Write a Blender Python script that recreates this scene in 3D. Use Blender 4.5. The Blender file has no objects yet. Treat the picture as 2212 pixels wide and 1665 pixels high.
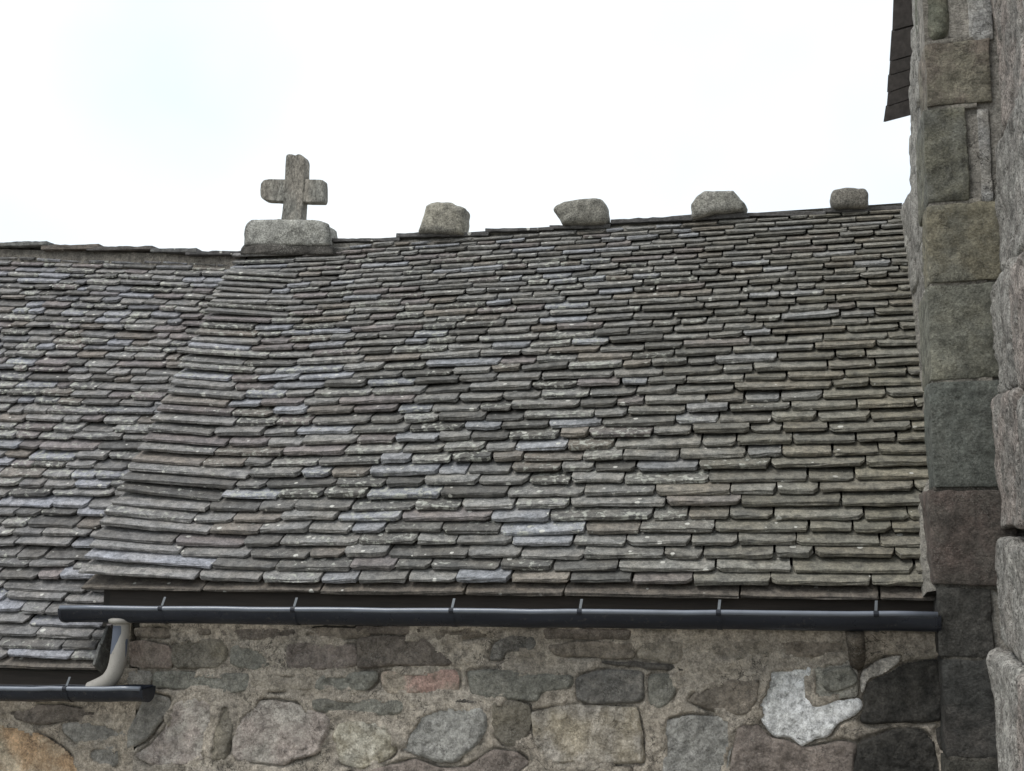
import bpy, math, random
import numpy as np
from mathutils import Matrix, Vector

# ------------------------------------------------------------------ camera, sky, sun, exposure
FPX, CX, CY, PW = 2504.0, 1106.0, 832.5, 2212.0
PITCH = math.atan(338 / FPX)
YAW = math.atan(641 / math.hypot(FPX, 338))
CZ = 2.2
sc = bpy.context.scene
col = sc.collection
cam_d = bpy.data.cameras.new('camera')
cam = bpy.data.objects.new('camera', cam_d)
col.objects.link(cam)
cam_d.sensor_width = 36.0
cam_d.lens = 36.0 * FPX / PW
cam_d.clip_end = 2000
cam.location = (0, 0, CZ)
cam.rotation_euler = (math.pi / 2 + PITCH, 0, YAW)
sc.camera = cam

SUN_EL, SUN_AZ = math.radians(56), math.radians(-135)     # azimuth measured from +Y towards +X
w = bpy.data.worlds.new('World')
sc.world = w
w.use_nodes = True
nt = w.node_tree
nt.nodes.clear()
wo = nt.nodes.new('ShaderNodeOutputWorld')
bg = nt.nodes.new('ShaderNodeBackground')
sky = nt.nodes.new('ShaderNodeTexSky')
sky.sky_type = 'NISHITA'
sky.sun_disc = False
sky.sun_elevation = SUN_EL
sky.sun_rotation = SUN_AZ
sky.air_density = 1.0
sky.dust_density = 0.4
tc = nt.nodes.new('ShaderNodeTexCoord')
cn = nt.nodes.new('ShaderNodeTexNoise')
cn.inputs['Scale'].default_value = 2.3
cn.inputs['Detail'].default_value = 4
cn.inputs['Roughness'].default_value = 0.5
cr = nt.nodes.new('ShaderNodeMapRange')
cr.inputs['From Min'].default_value = 0.30
cr.inputs['From Max'].default_value = 0.63
cr.inputs['To Min'].default_value = 0.66
cr.inputs['To Max'].default_value = 1.0
mx = nt.nodes.new('ShaderNodeMix')
mx.data_type = 'RGBA'
mx.inputs['B'].default_value = (8.2, 8.6, 8.75, 1)
bg.inputs['Strength'].default_value = 0.1
nt.links.new(tc.outputs['Generated'], cn.inputs['Vector'])
nt.links.new(cn.outputs['Fac'], cr.inputs['Value'])
nt.links.new(cr.outputs['Result'], mx.inputs['Factor'])
sm = nt.nodes.new('ShaderNodeVectorMath')
sm.operation = 'SCALE'
sm.inputs['Scale'].default_value = 1.7
nt.links.new(sky.outputs['Color'], sm.inputs[0])
nt.links.new(sm.outputs[0], mx.inputs['A'])
nt.links.new(mx.outputs['Result'], bg.inputs['Color'])
nt.links.new(bg.outputs['Background'], wo.inputs['Surface'])

sl = bpy.data.lights.new('sun', 'SUN')
sl.energy = 1.5
sl.angle = math.radians(25)
sl.color = (1.0, 0.97, 0.92)
so = bpy.data.objects.new('sun', sl)
col.objects.link(so)
sd = Vector((math.sin(SUN_AZ) * math.cos(SUN_EL), math.cos(SUN_AZ) * math.cos(SUN_EL), math.sin(SUN_EL)))
so.rotation_euler = sd.to_track_quat('Z', 'Y').to_euler()
so.location = (-6, 2, 12)

sc.view_settings.view_transform = 'Standard'
sc.view_settings.look = 'None'
sc.view_settings.exposure = 0.44
sc.view_settings.gamma = 1.0
sc.view_settings.use_curve_mapping = False

# ------------------------------------------------------------------ helpers
_fw = np.array([-math.sin(YAW) * math.cos(PITCH), math.cos(YAW) * math.cos(PITCH), math.sin(PITCH)])
_rt = np.array([math.cos(YAW), math.sin(YAW), 0.0])
_up = np.cross(_rt, _fw)
CAM = np.array([0, 0, CZ])


def ray(x, y):
    return _fw + (x - CX) / FPX * _rt + (CY - y) / FPX * _up


def at(x, y, Y):
    d = ray(x, y)
    return CAM + d * (Y / d[1])


def on_x(x, y, X):
    d = ray(x, y)
    return CAM + d * (X / d[0])


def proj(p):
    q = np.asarray(p) - CAM
    z = q @ _fw
    return np.array([CX + FPX * (q @ _rt) / z, CY - FPX * (q @ _up) / z])


def _hash(i, j, k, s):
    h = (i.astype(np.int64) * 374761393 + j.astype(np.int64) * 668265263 + k.astype(np.int64) * 2147483647 + s * 1274126177) & 0xffffffff
    h = ((h ^ (h >> 13)) * 1274126177) & 0xffffffff
    h = h ^ (h >> 16)
    return (h & 0xffff) / 65535.0


def vn(p, s=0):
    p = np.asarray(p, float)
    f = np.floor(p)
    i = f.astype(np.int64)
    t = p - f
    t = t * t * (3 - 2 * t)
    r = 0
    for a in (0, 1):
        for b in (0, 1):
            for c in (0, 1):
                wgt = (t[:, 0] if a else 1 - t[:, 0]) * (t[:, 1] if b else 1 - t[:, 1]) * (t[:, 2] if c else 1 - t[:, 2])
                r = r + wgt * _hash(i[:, 0] + a, i[:, 1] + b, i[:, 2] + c, s)
    return r * 2 - 1


def fbm(p, oct=4, s=0, gain=0.5):
    p = np.asarray(p, float)
    r = np.zeros(len(p))
    a = 1.0
    for o in range(oct):
        r += a * vn(p * 2 ** o + 17.3 * o, s + o)
        a *= gain
    return r


def mesh(name, V, F, mat, parent=None, tint=None, tint2=None, lp=None, smooth=False, M=None):
    me = bpy.data.meshes.new(name)
    me.from_pydata([tuple(map(float, v)) for v in V], [], F)
    n = len(me.vertices)
    if tint is not None:
        a = me.attributes.new('tint', 'FLOAT_COLOR', 'POINT')
        t = np.asarray(tint, float)
        if t.ndim == 1:
            t = np.tile(t, (n, 1))
        a.data.foreach_set('color', t.astype(np.float32).ravel())
    if tint2 is not None:
        a = me.attributes.new('tint2', 'FLOAT_COLOR', 'POINT')
        t = np.asarray(tint2, float)
        if t.ndim == 1:
            t = np.tile(t, (n, 1))
        a.data.foreach_set('color', t.astype(np.float32).ravel())
    if lp is not None:
        a = me.attributes.new('lp', 'FLOAT_VECTOR', 'POINT')
        a.data.foreach_set('vector', np.asarray(lp, np.float32).ravel())
    me.materials.append(mat)
    if smooth:
        me.polygons.foreach_set('use_smooth', [True] * len(me.polygons))
    me.update()
    o = bpy.data.objects.new(name, me)
    col.objects.link(o)
    if parent is not None:
        o.parent = parent
    if M is not None:
        o.matrix_local = M
    return o


def empty(name, loc=(0, 0, 0)):
    o = bpy.data.objects.new(name, None)
    col.objects.link(o)
    o.empty_display_size = 0.2
    return o


def tag(o, label=None, cat=None, group=None, kind=None):
    if label:
        o['label'] = label
    if cat:
        o['category'] = cat
    if group:
        o['group'] = group
    if kind:
        o['kind'] = kind
    return o


def box(x0, x1, y0, y1, z0, z1):
    V = [(x, y, z) for x in (x0, x1) for y in (y0, y1) for z in (z0, z1)]
    F = [(0, 1, 3, 2), (4, 6, 7, 5), (0, 4, 5, 1), (2, 3, 7, 6), (0, 2, 6, 4), (1, 5, 7, 3)]
    return V, F


def rbox(c, size, r=0.02, seg=0.03, amp=0.006, freq=9.0, seed=0, low=0.0, lowf=2.5, an=(1, 1, 1), ridge=0.0):
    """a block with rounded edges and an uneven, worn surface"""
    size = np.array(size, float)
    n = [max(3, int(round(s / seg))) for s in size]
    r = min(r, size.min() * 0.45)
    idx, P = {}, []

    def coord(i, k):
        # lattice coordinate, denser at both ends
        t = i / n[k]
        h = size[k] / 2
        if i == 0 or i == n[k]:
            return -h if i == 0 else h
        if i == 1:
            return -h + min(r * 0.55, size[k] / n[k])
        if i == n[k] - 1:
            return h - min(r * 0.55, size[k] / n[k])
        return -h + t * size[k]

    def vid(i, j, k):
        q = (i, j, k)
        if q not in idx:
            idx[q] = len(P)
            P.append((coord(i, 0), coord(j, 1), coord(k, 2)))
        return idx[q]
    F = []
    for a in range(3):
        b, c2 = (a + 1) % 3, (a + 2) % 3
        for side in (0, n[a]):
            for u in range(n[b]):
                for v in range(n[c2]):
                    q = []
                    for du, dv in ((0, 0), (1, 0), (1, 1), (0, 1)):
                        t = [0, 0, 0]
                        t[a], t[b], t[c2] = side, u + du, v + dv
                        q.append(vid(*t))
                    F.append(q if side else q[::-1])
    P = np.array(P)
    inner = np.clip(P, -(size / 2 - r), size / 2 - r)
    d = P - inner
    L = np.linalg.norm(d, axis=1, keepdims=True)
    nd = d / np.maximum(L, 1e-9)
    P = inner + nd * r
    C = np.array(c)
    nz = fbm((P + C) * freq * np.array(an) + seed * 3.7, 5, seed, 0.58) * amp
    if ridge:
        rr = 1 - np.abs(fbm((P + C) * np.array(an) * 6.0 + seed * 2.1, 3, seed + 21))
        nz = nz - ridge * np.clip((rr - 0.86) / 0.14, 0, 1)
    if low:
        nz = nz + fbm((P + C) * lowf + seed * 1.7, 2, seed + 50) * low
    P = P + nd * nz[:, None] + C
    return P, F


def tube(path, rad, n=16, caps=True):
    path = [np.array(p, float) for p in path]
    rad = rad if hasattr(rad, '__len__') else [rad] * len(path)
    V, F = [], []
    prev = None
    for i, p in enumerate(path):
        t = path[min(i + 1, len(path) - 1)] - path[max(i - 1, 0)]
        t /= np.linalg.norm(t)
        if prev is None:
            a = np.array([1.0, 0, 0]) if abs(t[0]) < 0.8 else np.array([0, 0, 1.0])
        else:
            a = prev
        u = a - t * (a @ t)
        u /= np.linalg.norm(u)
        prev = u
        v = np.cross(t, u)
        for k in range(n):
            g = 2 * math.pi * k / n
            V.append(p + (u * math.cos(g) + v * math.sin(g)) * rad[i])
    for i in range(len(path) - 1):
        for k in range(n):
            k2 = (k + 1) % n
            F.append((i * n + k, i * n + k2, (i + 1) * n + k2, (i + 1) * n + k))
    if caps:
        F.append(tuple(range(n))[::-1])
        F.append(tuple((len(path) - 1) * n + k for k in range(n)))
    return V, F


def join(parts):
    V, F = [], []
    for v, f in parts:
        b = len(V)
        V += [tuple(q) for q in v]
        F += [tuple(i + b for i in q) for q in f]
    return V, F


# ------------------------------------------------------------------ materials
def new_mat(name):
    m = bpy.data.materials.new(name)
    m.use_nodes = True
    t = m.node_tree
    return m, t, t.nodes['Principled BSDF']


def N(t, typ, **kw):
    n = t.nodes.new(typ)
    for k, v in kw.items():
        if k in n.inputs:
            n.inputs[k].default_value = v
        else:
            setattr(n, k, v)
    return n


def noise(t, vec, scale, detail=4, rough=0.55, dist=0.0):
    n = N(t, 'ShaderNodeTexNoise', Scale=scale, Detail=detail, Roughness=rough, Distortion=dist)
    t.links.new(vec, n.inputs['Vector'])
    return n.outputs['Fac']


def ramp(t, v, a, b, lo=0.0, hi=1.0, smooth=False):
    n = N(t, 'ShaderNodeMapRange')
    if smooth:
        n.interpolation_type = 'SMOOTHSTEP'
    t.links.new(v, n.inputs['Value'])
    for nm, val in (('From Min', a), ('From Max', b), ('To Min', lo), ('To Max', hi)):
        if isinstance(val, (int, float)):
            n.inputs[nm].default_value = val
        else:
            t.links.new(val, n.inputs[nm])
    return n.outputs['Result']


def mul(t, a, b, op='MULTIPLY'):
    n = N(t, 'ShaderNodeMath', operation=op)
    for i, v in enumerate((a, b)):
        if isinstance(v, (int, float)):
            n.inputs[i].default_value = v
        else:
            t.links.new(v, n.inputs[i])
    return n.outputs[0]


def mixc(t, f, a, b, mode='MIX'):
    n = N(t, 'ShaderNodeMix', data_type='RGBA', blend_type=mode)
    for nm, v in (('Factor', f), ('A', a), ('B', b)):
        s = n.inputs[nm] if nm == 'Factor' else [q for q in n.inputs if q.name == nm and q.type == 'RGBA'][0]
        if isinstance(v, (int, float)):
            s.default_value = v
        elif isinstance(v, tuple):
            s.default_value = v
        else:
            t.links.new(v, s)
    return [q for q in n.outputs if q.type == 'RGBA'][0]


def bump(t, h, strength, dist, normal=None):
    n = N(t, 'ShaderNodeBump', Strength=strength, Distance=dist)
    t.links.new(h, n.inputs['Height'])
    if normal is not None:
        t.links.new(normal, n.inputs['Normal'])
    return n.outputs['Normal']


def vscale(t, v, s):
    n = N(t, 'ShaderNodeVectorMath', operation='MULTIPLY')
    t.links.new(v, n.inputs[0])
    n.inputs[1].default_value = s
    return n.outputs[0]


def attr(t, name):
    n = N(t, 'ShaderNodeAttribute', attribute_name=name)
    return n


def mat_slate():
    m, t, b = new_mat('stone_slate')
    ti = attr(t, 'tint')
    lp = attr(t, 'lp').outputs['Vector']
    c = ti.outputs['Color']
    g = mul(t, ramp(t, noise(t, lp, 20, 8, 0.7), 0.34, 0.66, 0.5, 1.5), ramp(t, noise(t, lp, 95, 4, 0.7), 0.32, 0.68, 0.62, 1.38))
    c = mixc(t, 1.0, c, (1, 1, 1, 1), 'MULTIPLY')
    n = N(t, 'ShaderNodeVectorMath', operation='SCALE')
    t.links.new(c, n.inputs[0])
    t.links.new(g, n.inputs['Scale'])
    c = n.outputs[0]
    # slow change of hue inside one slate
    h = ramp(t, noise(t, lp, 5.0, 3), 0.38, 0.66)
    c = mixc(t, mul(t, h, 0.45), c, mixc(t, 1.0, c, (1.08, 1.0, 0.88, 1), 'MULTIPLY'))
    # lamination streaks along the split edges
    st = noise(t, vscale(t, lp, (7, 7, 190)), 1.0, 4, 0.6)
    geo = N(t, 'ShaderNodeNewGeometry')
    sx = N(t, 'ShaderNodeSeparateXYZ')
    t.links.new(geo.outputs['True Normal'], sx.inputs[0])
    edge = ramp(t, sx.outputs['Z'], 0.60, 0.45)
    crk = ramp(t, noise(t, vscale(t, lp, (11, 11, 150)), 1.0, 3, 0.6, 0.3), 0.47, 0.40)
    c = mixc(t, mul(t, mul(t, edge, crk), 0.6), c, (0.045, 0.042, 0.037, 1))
    # small round lichen dots
    vd = N(t, 'ShaderNodeTexVoronoi', Scale=13.0)
    t.links.new(lp, vd.inputs['Vector'])
    vs = N(t, 'ShaderNodeSeparateColor')
    t.links.new(vd.outputs['Color'], vs.inputs[0])
    rad = ramp(t, vs.outputs[1], 0.0, 1.0, 0.03, 0.24)
    dist_ = mul(t, vd.outputs['Distance'], mul(t, noise(t, lp, 90, 2), 0.12), 'ADD')
    dot = mul(t, ramp(t, mul(t, rad, dist_, 'SUBTRACT'), -0.055, -0.035), ramp(t, mul(t, vs.outputs[0], mul(t, ti.outputs['Alpha'], 0.5), 'ADD'), 0.72, 0.76))
    c = mixc(t, mul(t, dot, 0.85), c, (0.60, 0.59, 0.54, 1))
    # fine dark dirt specks
    sp = ramp(t, noise(t, lp, 130, 3, 0.6), 0.60, 0.72)
    c = mixc(t, mul(t, sp, 0.45), c, (0.035, 0.034, 0.03, 1))
    # pale crust lichen; amount is the slate's own (tint alpha)
    la = ti.outputs['Alpha']
    thr = ramp(t, la, 0.0, 1.0, 0.72, 0.53)
    ln = noise(t, lp, 26, 5, 0.62, 0.4)
    lf = ramp(t, mul(t, ln, thr, 'SUBTRACT'), 0.0, 0.045)
    ls = noise(t, lp, 150, 2, 0.5)
    lcol = mixc(t, ls, (0.30, 0.31, 0.27, 1), (0.56, 0.56, 0.50, 1))
    c = mixc(t, mul(t, lf, 0.8), c, lcol)
    t.links.new(c, b.inputs['Base Color'])
    r = ramp(t, noise(t, lp, 14, 4), 0.3, 0.7, 0.48, 0.80)
    r = mul(t, r, mul(t, lf, 0.3), 'ADD')
    t.links.new(r, b.inputs['Roughness'])
    b.inputs['Specular IOR Level'].default_value = 0.45
    n1 = bump(t, noise(t, lp, 32, 8, 0.7), 0.8, 0.016)
    n2 = bump(t, st, 0.55, 0.006, n1)
    n3 = bump(t, lf, 0.6, 0.003, n2)
    t.links.new(n3, b.inputs['Normal'])
    return m


def mat_stone(name, fine=60.0, coarse=9.0, bstr=0.7, bdist=0.012, speck=0.35, pale=0.15, rough=0.85, stretch=None, gr=0.35, crack=0.5, cs=9.0):
    """rough masonry stone: colour from the piece, second colour in patches, grains and pits"""
    m, t, b = new_mat(name)
    ti = attr(t, 'tint')
    t2 = attr(t, 'tint2')
    lp = attr(t, 'lp').outputs['Vector']
    if stretch:
        lp = vscale(t, lp, stretch)
    pm = ramp(t, noise(t, lp, 4.5, 5, 0.6), 0.44, 0.60)
    c = mixc(t, pm, ti.outputs['Color'], t2.outputs['Color'])
    g = ramp(t, noise(t, lp, coarse * 2, 9, 0.72), 0.34, 0.66, 0.48, 1.5)
    g = mul(t, g, ramp(t, noise(t, lp, fine * 1.2, 4, 0.7), 0.32, 0.68, 1 - gr, 1 + gr))
    n = N(t, 'ShaderNodeVectorMath', operation='SCALE')
    t.links.new(c, n.inputs[0])
    t.links.new(g, n.inputs['Scale'])
    c = n.outputs[0]
    gp = N(t, 'ShaderNodeNewGeometry').outputs['Position']
    stn = ramp(t, noise(t, vscale(t, gp, (3.0, 3.0, 1.3)), 1.0, 6, 0.65), 0.36, 0.62, 0.80, 1.16)
    n = N(t, 'ShaderNodeVectorMath', operation='SCALE')
    t.links.new(c, n.inputs[0])
    t.links.new(stn, n.inputs['Scale'])
    c = n.outputs[0]
    d = ramp(t, noise(t, lp, fine * 1.5, 3, 0.6), 0.57, 0.62)
    c = mixc(t, mul(t, d, speck), c, (0.03, 0.028, 0.025, 1))
    v = N(t, 'ShaderNodeTexVoronoi', Scale=fine * 1.3)
    t.links.new(lp, v.inputs['Vector'])
    big = ramp(t, noise(t, lp, 7, 3), 0.42, 0.66)
    pf = mul(t, ramp(t, v.outputs['Distance'], 0.36, 0.30), mul(t, big, pale))
    c = mixc(t, pf, c, (0.55, 0.54, 0.49, 1))
    t.links.new(c, b.inputs['Base Color'])
    b.inputs['Roughness'].default_value = rough
    b.inputs['Specular IOR Level'].default_value = 0.3
    n1 = bump(t, noise(t, lp, coarse * 2.2, 8, 0.7), bstr, bdist * 2)
    n2 = bump(t, noise(t, lp, fine, 5, 0.7), bstr * 0.8, bdist * 0.45, n1)
    # short pits and cracks
    w1 = noise(t, lp, fine * 0.45, 4, 0.6, 1.2)
    pit = ramp(t, w1, 0.30, 0.40)
    n3 = bump(t, pit, bstr * 0.6, bdist * 0.5, n2)
    if crack:
        cn_ = noise(t, lp, cs, 5, 0.6, 0.6)
        cd = N(t, 'ShaderNodeMath', operation='ABSOLUTE')
        t.links.new(mul(t, cn_, 0.5, 'SUBTRACT'), cd.inputs[0])
        gate = ramp(t, noise(t, lp, cs * 0.35, 2), 0.46, 0.58)
        cf = mul(t, ramp(t, cd.outputs[0], 0.012, 0.002), gate)
        c2 = mixc(t, mul(t, cf, crack), c, (0.03, 0.027, 0.023, 1))
        t.links.new(c2, b.inputs['Base Color'])
        n3 = bump(t, cf, -crack, bdist * 0.6, n3)
    t.links.new(n3, b.inputs['Normal'])
    return m


def mat_plain(name, c, rough=0.5, metal=0.0, var=0.15, scale=12, bstr=0.0, spec=0.5):
    m, t, b = new_mat(name)
    p = N(t, 'ShaderNodeTexCoord').outputs['Object']
    g = ramp(t, noise(t, p, scale, 5, 0.6), 0.3, 0.7, 1 - var, 1 + var)
    n = N(t, 'ShaderNodeVectorMath', operation='SCALE')
    n.inputs[0].default_value = c
    t.links.new(g, n.inputs['Scale'])
    t.links.new(n.outputs[0], b.inputs['Base Color'])
    b.inputs['Roughness'].default_value = rough
    b.inputs['Metallic'].default_value = metal
    b.inputs['Specular IOR Level'].default_value = spec
    if bstr:
        t.links.new(bump(t, noise(t, p, scale * 4, 5, 0.65), bstr, 0.01), b.inputs['Normal'])
    return m


def mat_wood(name, c, scale=(3, 40, 40)):
    m, t, b = new_mat(name)
    p = N(t, 'ShaderNodeTexCoord').outputs['Object']
    f = noise(t, vscale(t, p, scale), 1.0, 5, 0.6)
    g = ramp(t, f, 0.25, 0.75, 0.6, 1.35)
    n = N(t, 'ShaderNodeVectorMath', operation='SCALE')
    n.inputs[0].default_value = c
    t.links.new(g, n.inputs['Scale'])
    t.links.new(n.outputs[0], b.inputs['Base Color'])
    b.inputs['Roughness'].default_value = 0.8
    t.links.new(bump(t, f, 0.4, 0.006), b.inputs['Normal'])
    return m


def mat_gutter():
    m, t, b = new_mat('dark_zinc_gutter')
    p = N(t, 'ShaderNodeTexCoord').outputs['Object']
    g = ramp(t, noise(t, vscale(t, p, (1.2, 8, 8)), 3.0, 5, 0.6), 0.3, 0.7)
    c = mixc(t, g, (0.008, 0.010, 0.016, 1), (0.015, 0.018, 0.027, 1))
    d = ramp(t, noise(t, p, 40, 4, 0.6), 0.60, 0.74)
    c = mixc(t, mul(t, d, 0.35), c, (0.11, 0.10, 0.085, 1))
    t.links.new(c, b.inputs['Base Color'])
    r = ramp(t, noise(t, p, 9, 4), 0.3, 0.7, 0.22, 0.42)
    t.links.new(r, b.inputs['Roughness'])
    b.inputs['Specular IOR Level'].default_value = 0.35
    t.links.new(bump(t, noise(t, vscale(t, p, (0.5, 3, 3)), 3.0, 2), 0.15, 0.02), b.inputs['Normal'])
    return m


def mat_pipe():
    m, t, b = new_mat('peeling_pipe_paint')
    a = attr(t, 'tint')
    p = N(t, 'ShaderNodeTexCoord').outputs['Object']
    e = mul(t, a.outputs['Fac'], mul(t, ramp(t, noise(t, p, 30, 4), 0.3, 0.7, -0.12, 0.12), 0.0, 'ADD'), 'ADD')
    f = ramp(t, e, 0.48, 0.52)
    g = ramp(t, noise(t, vscale(t, p, (1, 1, 0.35)), 14, 5, 0.6), 0.3, 0.7)
    c = mixc(t, g, (0.225, 0.210, 0.188, 1), (0.31, 0.292, 0.265, 1))
    d = ramp(t, noise(t, p, 70, 4, 0.65), 0.58, 0.72)
    c = mixc(t, mul(t, d, 0.35), c, (0.10, 0.09, 0.075, 1))
    c = mixc(t, f, c, (0.075, 0.088, 0.12, 1))
    t.links.new(c, b.inputs['Base Color'])
    b.inputs['Roughness'].default_value = 0.55
    n1 = bump(t, f, -0.6, 0.003)
    t.links.new(bump(t, noise(t, p, 60, 4), 0.15, 0.004, n1), b.inputs['Normal'])
    return m


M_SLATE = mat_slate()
M_RUBBLE = mat_stone('rubble_stone', 70, 9, 0.9, 0.020, 0.22, 0.22, gr=0.28, crack=0.6)
M_MORTAR = mat_stone('lime_mortar', 80, 12, 0.8, 0.018, 0.15, 0.20, gr=0.20, crack=0.8, cs=7)
M_DARKSTONE = mat_stone('black_damp_shaded_stone', 70, 9, 0.9, 0.020, 0.3, 0.03, gr=0.35, crack=0.6)  # damp, dirty stones whose tints also hold the corner's occlusion shade
M_GRANITE = mat_stone('weathered_granite', 75, 8, 0.75, 0.012, 0.6, 0.35, gr=0.5, crack=0.3)
M_ASHLAR = mat_stone('dressed_quoin_stone', 75, 8, 0.9, 0.018, 0.28, 0.12, gr=0.30, crack=0.6)
M_ROCK = mat_stone('rough_split_rock', 60, 7, 0.9, 0.02, 0.7, 0.10, stretch=(1.0, 1.3, 1.0), gr=0.5, crack=0.9, cs=9)
M_CROSS = mat_stone('weathered_cross_stone', 60, 10, 0.7, 0.010, 0.45, 0.22, stretch=(1, 1, 0.45), gr=0.45)
M_GUT = mat_gutter()
M_BEAD = mat_plain('highlit_gutter_bead', (0.13, 0.147, 0.18), 0.28, 0.0, 0.25, 6, 0, 0.8)  # paler than the trough: the bead's sky highlight is put into this colour
M_STEEL = mat_plain('galvanised_bracket', (0.10, 0.11, 0.12), 0.5, 0.3, 0.25, 20)
M_PIPE = mat_pipe()
M_WOOD = mat_wood('old_brown_board', (0.030, 0.023, 0.018))
M_SOFFIT = mat_wood('grey_brown_soffit', (0.088, 0.077, 0.073), (30, 3, 30))
M_DECK = mat_plain('roof_bedding', (0.035, 0.032, 0.028), 0.95, 0, 0.3, 8)
M_GROUND = mat_plain('pale_gravel', (0.22, 0.205, 0.17), 0.95, 0, 0.35, 1.5, 0.5)

# ------------------------------------------------------------------ geometry constants of the place
TH = math.radians(53.2)
SN, CS = math.sin(TH), math.cos(TH)
Y0 = 6.3
EAVE = at(1100, 1274, Y0)
ZE = EAVE[2]
XV, XT = -4.34, 0.655            # verge of the roof, face of the tower
S_R = 3.215                      # length of the slope
YR, ZR = Y0 + S_R * CS, ZE + S_R * SN
YW = Y0 + 0.12                   # wall face
YT = Y0 - 0.10                   # tower front
XG = at(247, 1300, YW)[0]        # end of the main wall body


def x_right(s):
    return float(np.interp(s, [0, .55, .8, 1.0, 3.3], [.60, .60, .66, .692, .700]))


def roofpt(X, s, h=0.0):
    return np.array([X, Y0 + s * CS - h * SN, ZE + s * SN + h * CS])


def roof_s(px, py):
    d = ray(px, py)
    n = np.array([0, -SN, CS])
    e = np.array([0, Y0, ZE])
    k = n @ (e - CAM) / (n @ d)
    p = CAM + d * k
    return p[0], (p[1] - Y0) / CS


# ground
g = mesh('ground', [(-400, -400, 0), (400, -400, 0), (400, 400, 0), (-400, 400, 0)], [(0, 1, 2, 3)], M_GROUND)
tag(g, kind='structure')


# ------------------------------------------------------------------ slates
def slate_geo(rng, w, L, t, e, worn=1.0):
    """one split stone slate: chipped front corners, uneven front edge, two beds in the broken edge"""
    cl, cr2 = (e * rng.uniform(0.06, 0.52) * worn for _ in (0, 1))
    wl, wr = (e * rng.uniform(0.04, 0.36) * worn for _ in (0, 1))
    k = 4 if w < 0.3 else (5 if w < 0.45 else 7)
    sk = rng.uniform(-0.05, 0.05) * e
    O = [(-w / 2 + rng.uniform(0, .01), L), (-w / 2 + rng.uniform(-.003, .006), cl + 0.5 * (L - cl) * 0.4), (-w / 2 + rng.uniform(0, .006), cl)]
    x0, x1 = -w / 2 + wl, w / 2 - wr
    bow = rng.uniform(-0.02, 0.04) * e
    for i in range(k):
        u = i / (k - 1)
        O.append((x0 + (x1 - x0) * u + (rng.uniform(-.25, .25) * (x1 - x0) / k if 0 < i < k - 1 else 0),
                  rng.gauss(0, 0.028) * e + sk * (u - .5) * 2 - bow * math.sin(math.pi * u)))
    O += [(w / 2 - rng.uniform(0, .006), cr2), (w / 2 + rng.uniform(-.006, .003), cr2 + 0.5 * (L - cr2) * 0.4), (w / 2 - rng.uniform(0, .01), L)]
    O = np.array(O)
    n = len(O)
    C = O.mean(0)
    tl, tr = t * rng.uniform(0.75, 1.2), t * rng.uniform(0.75, 1.2)
    V = []
    lays = [(0.0, -0.55), (0.12, -0.17), (rng.uniform(0.32, 0.45), rng.uniform(-.10, .04)), (rng.uniform(0.60, 0.72), rng.uniform(-.08, .04)), (0.90, -0.02), (1.0, -0.14)]
    for z, off in lays:
        for i, (x, y) in enumerate(O):
            tt = tl + (tr - tl) * (x / w + .5)
            fr = 1.0 if 1 < i < n - 2 else 0.3
            o2 = (off + rng.gauss(0, 0.075)) * t * fr
            if i in (0, n - 1):
                o2 = 0
            dx = np.sign(x - C[0]) * o2 * (0.6 if abs(x) > w * .3 else 0.1)
            V.append((x + dx, y - o2, z * tt + (rng.gauss(0, 0.02) * t if 0 < z < 1 else 0)))
    F = []
    for l in range(len(lays) - 1):
        for i in range(n - 1):
            a = l * n + i
            F.append((a, a + 1, a + 1 + n, a + n))
    top = (len(lays) - 1) * n
    F.append(tuple(top + i for i in range(n)))
    return np.array(V), F


class SlateRoof:
    """collects the slates of one roof, the largest in view become objects, the rest one part"""
    def __init__(self, parent):
        self.parent, self.items = parent, []

    def add(self, V, F, M, tint, rng):
        lp = V + np.array([rng.uniform(-40, 40), rng.uniform(-40, 40), rng.uniform(-4, 4)])
        p0 = np.array(M @ Vector((0, 0, 0)))
        w = V[:, 0].max() - V[:, 0].min()
        ext = max(proj(p0)[0], -400)
        dist = np.linalg.norm(p0 - CAM)
        vis = -60 < ext < 2270
        self.items.append((w / dist * (1 if vis else 0.01) * self.weight, V, F, M, tint, lp))
    weight = 1.0

    def build(self, limit=300):
        self.items.sort(key=lambda q: -q[0])
        for _, V, F, M, tint, lp in self.items[:limit]:
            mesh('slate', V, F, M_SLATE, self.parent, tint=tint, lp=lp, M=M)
        rest = self.items[limit:]
        if rest:
            AV, AF, AT, AL, b = [], [], [], [], 0
            for _, V, F, M, tint, lp in rest:
                A = np.array(M)
                AV.append(V @ A[:3, :3].T + A[:3, 3])
                AF += [tuple(i + b for i in f) for f in F]
                AT.append(np.tile(tint, (len(V), 1)))
                AL.append(lp)
                b += len(V)
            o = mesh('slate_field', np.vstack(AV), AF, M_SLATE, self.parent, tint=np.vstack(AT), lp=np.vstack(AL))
            o['kind'] = 'stuff'


def frame(o, ex, ey, ez):
    return Matrix(((ex[0], ey[0], ez[0], o[0]), (ex[1], ey[1], ez[1], o[1]), (ex[2], ey[2], ez[2], o[2]), (0, 0, 0, 1)))


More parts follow.
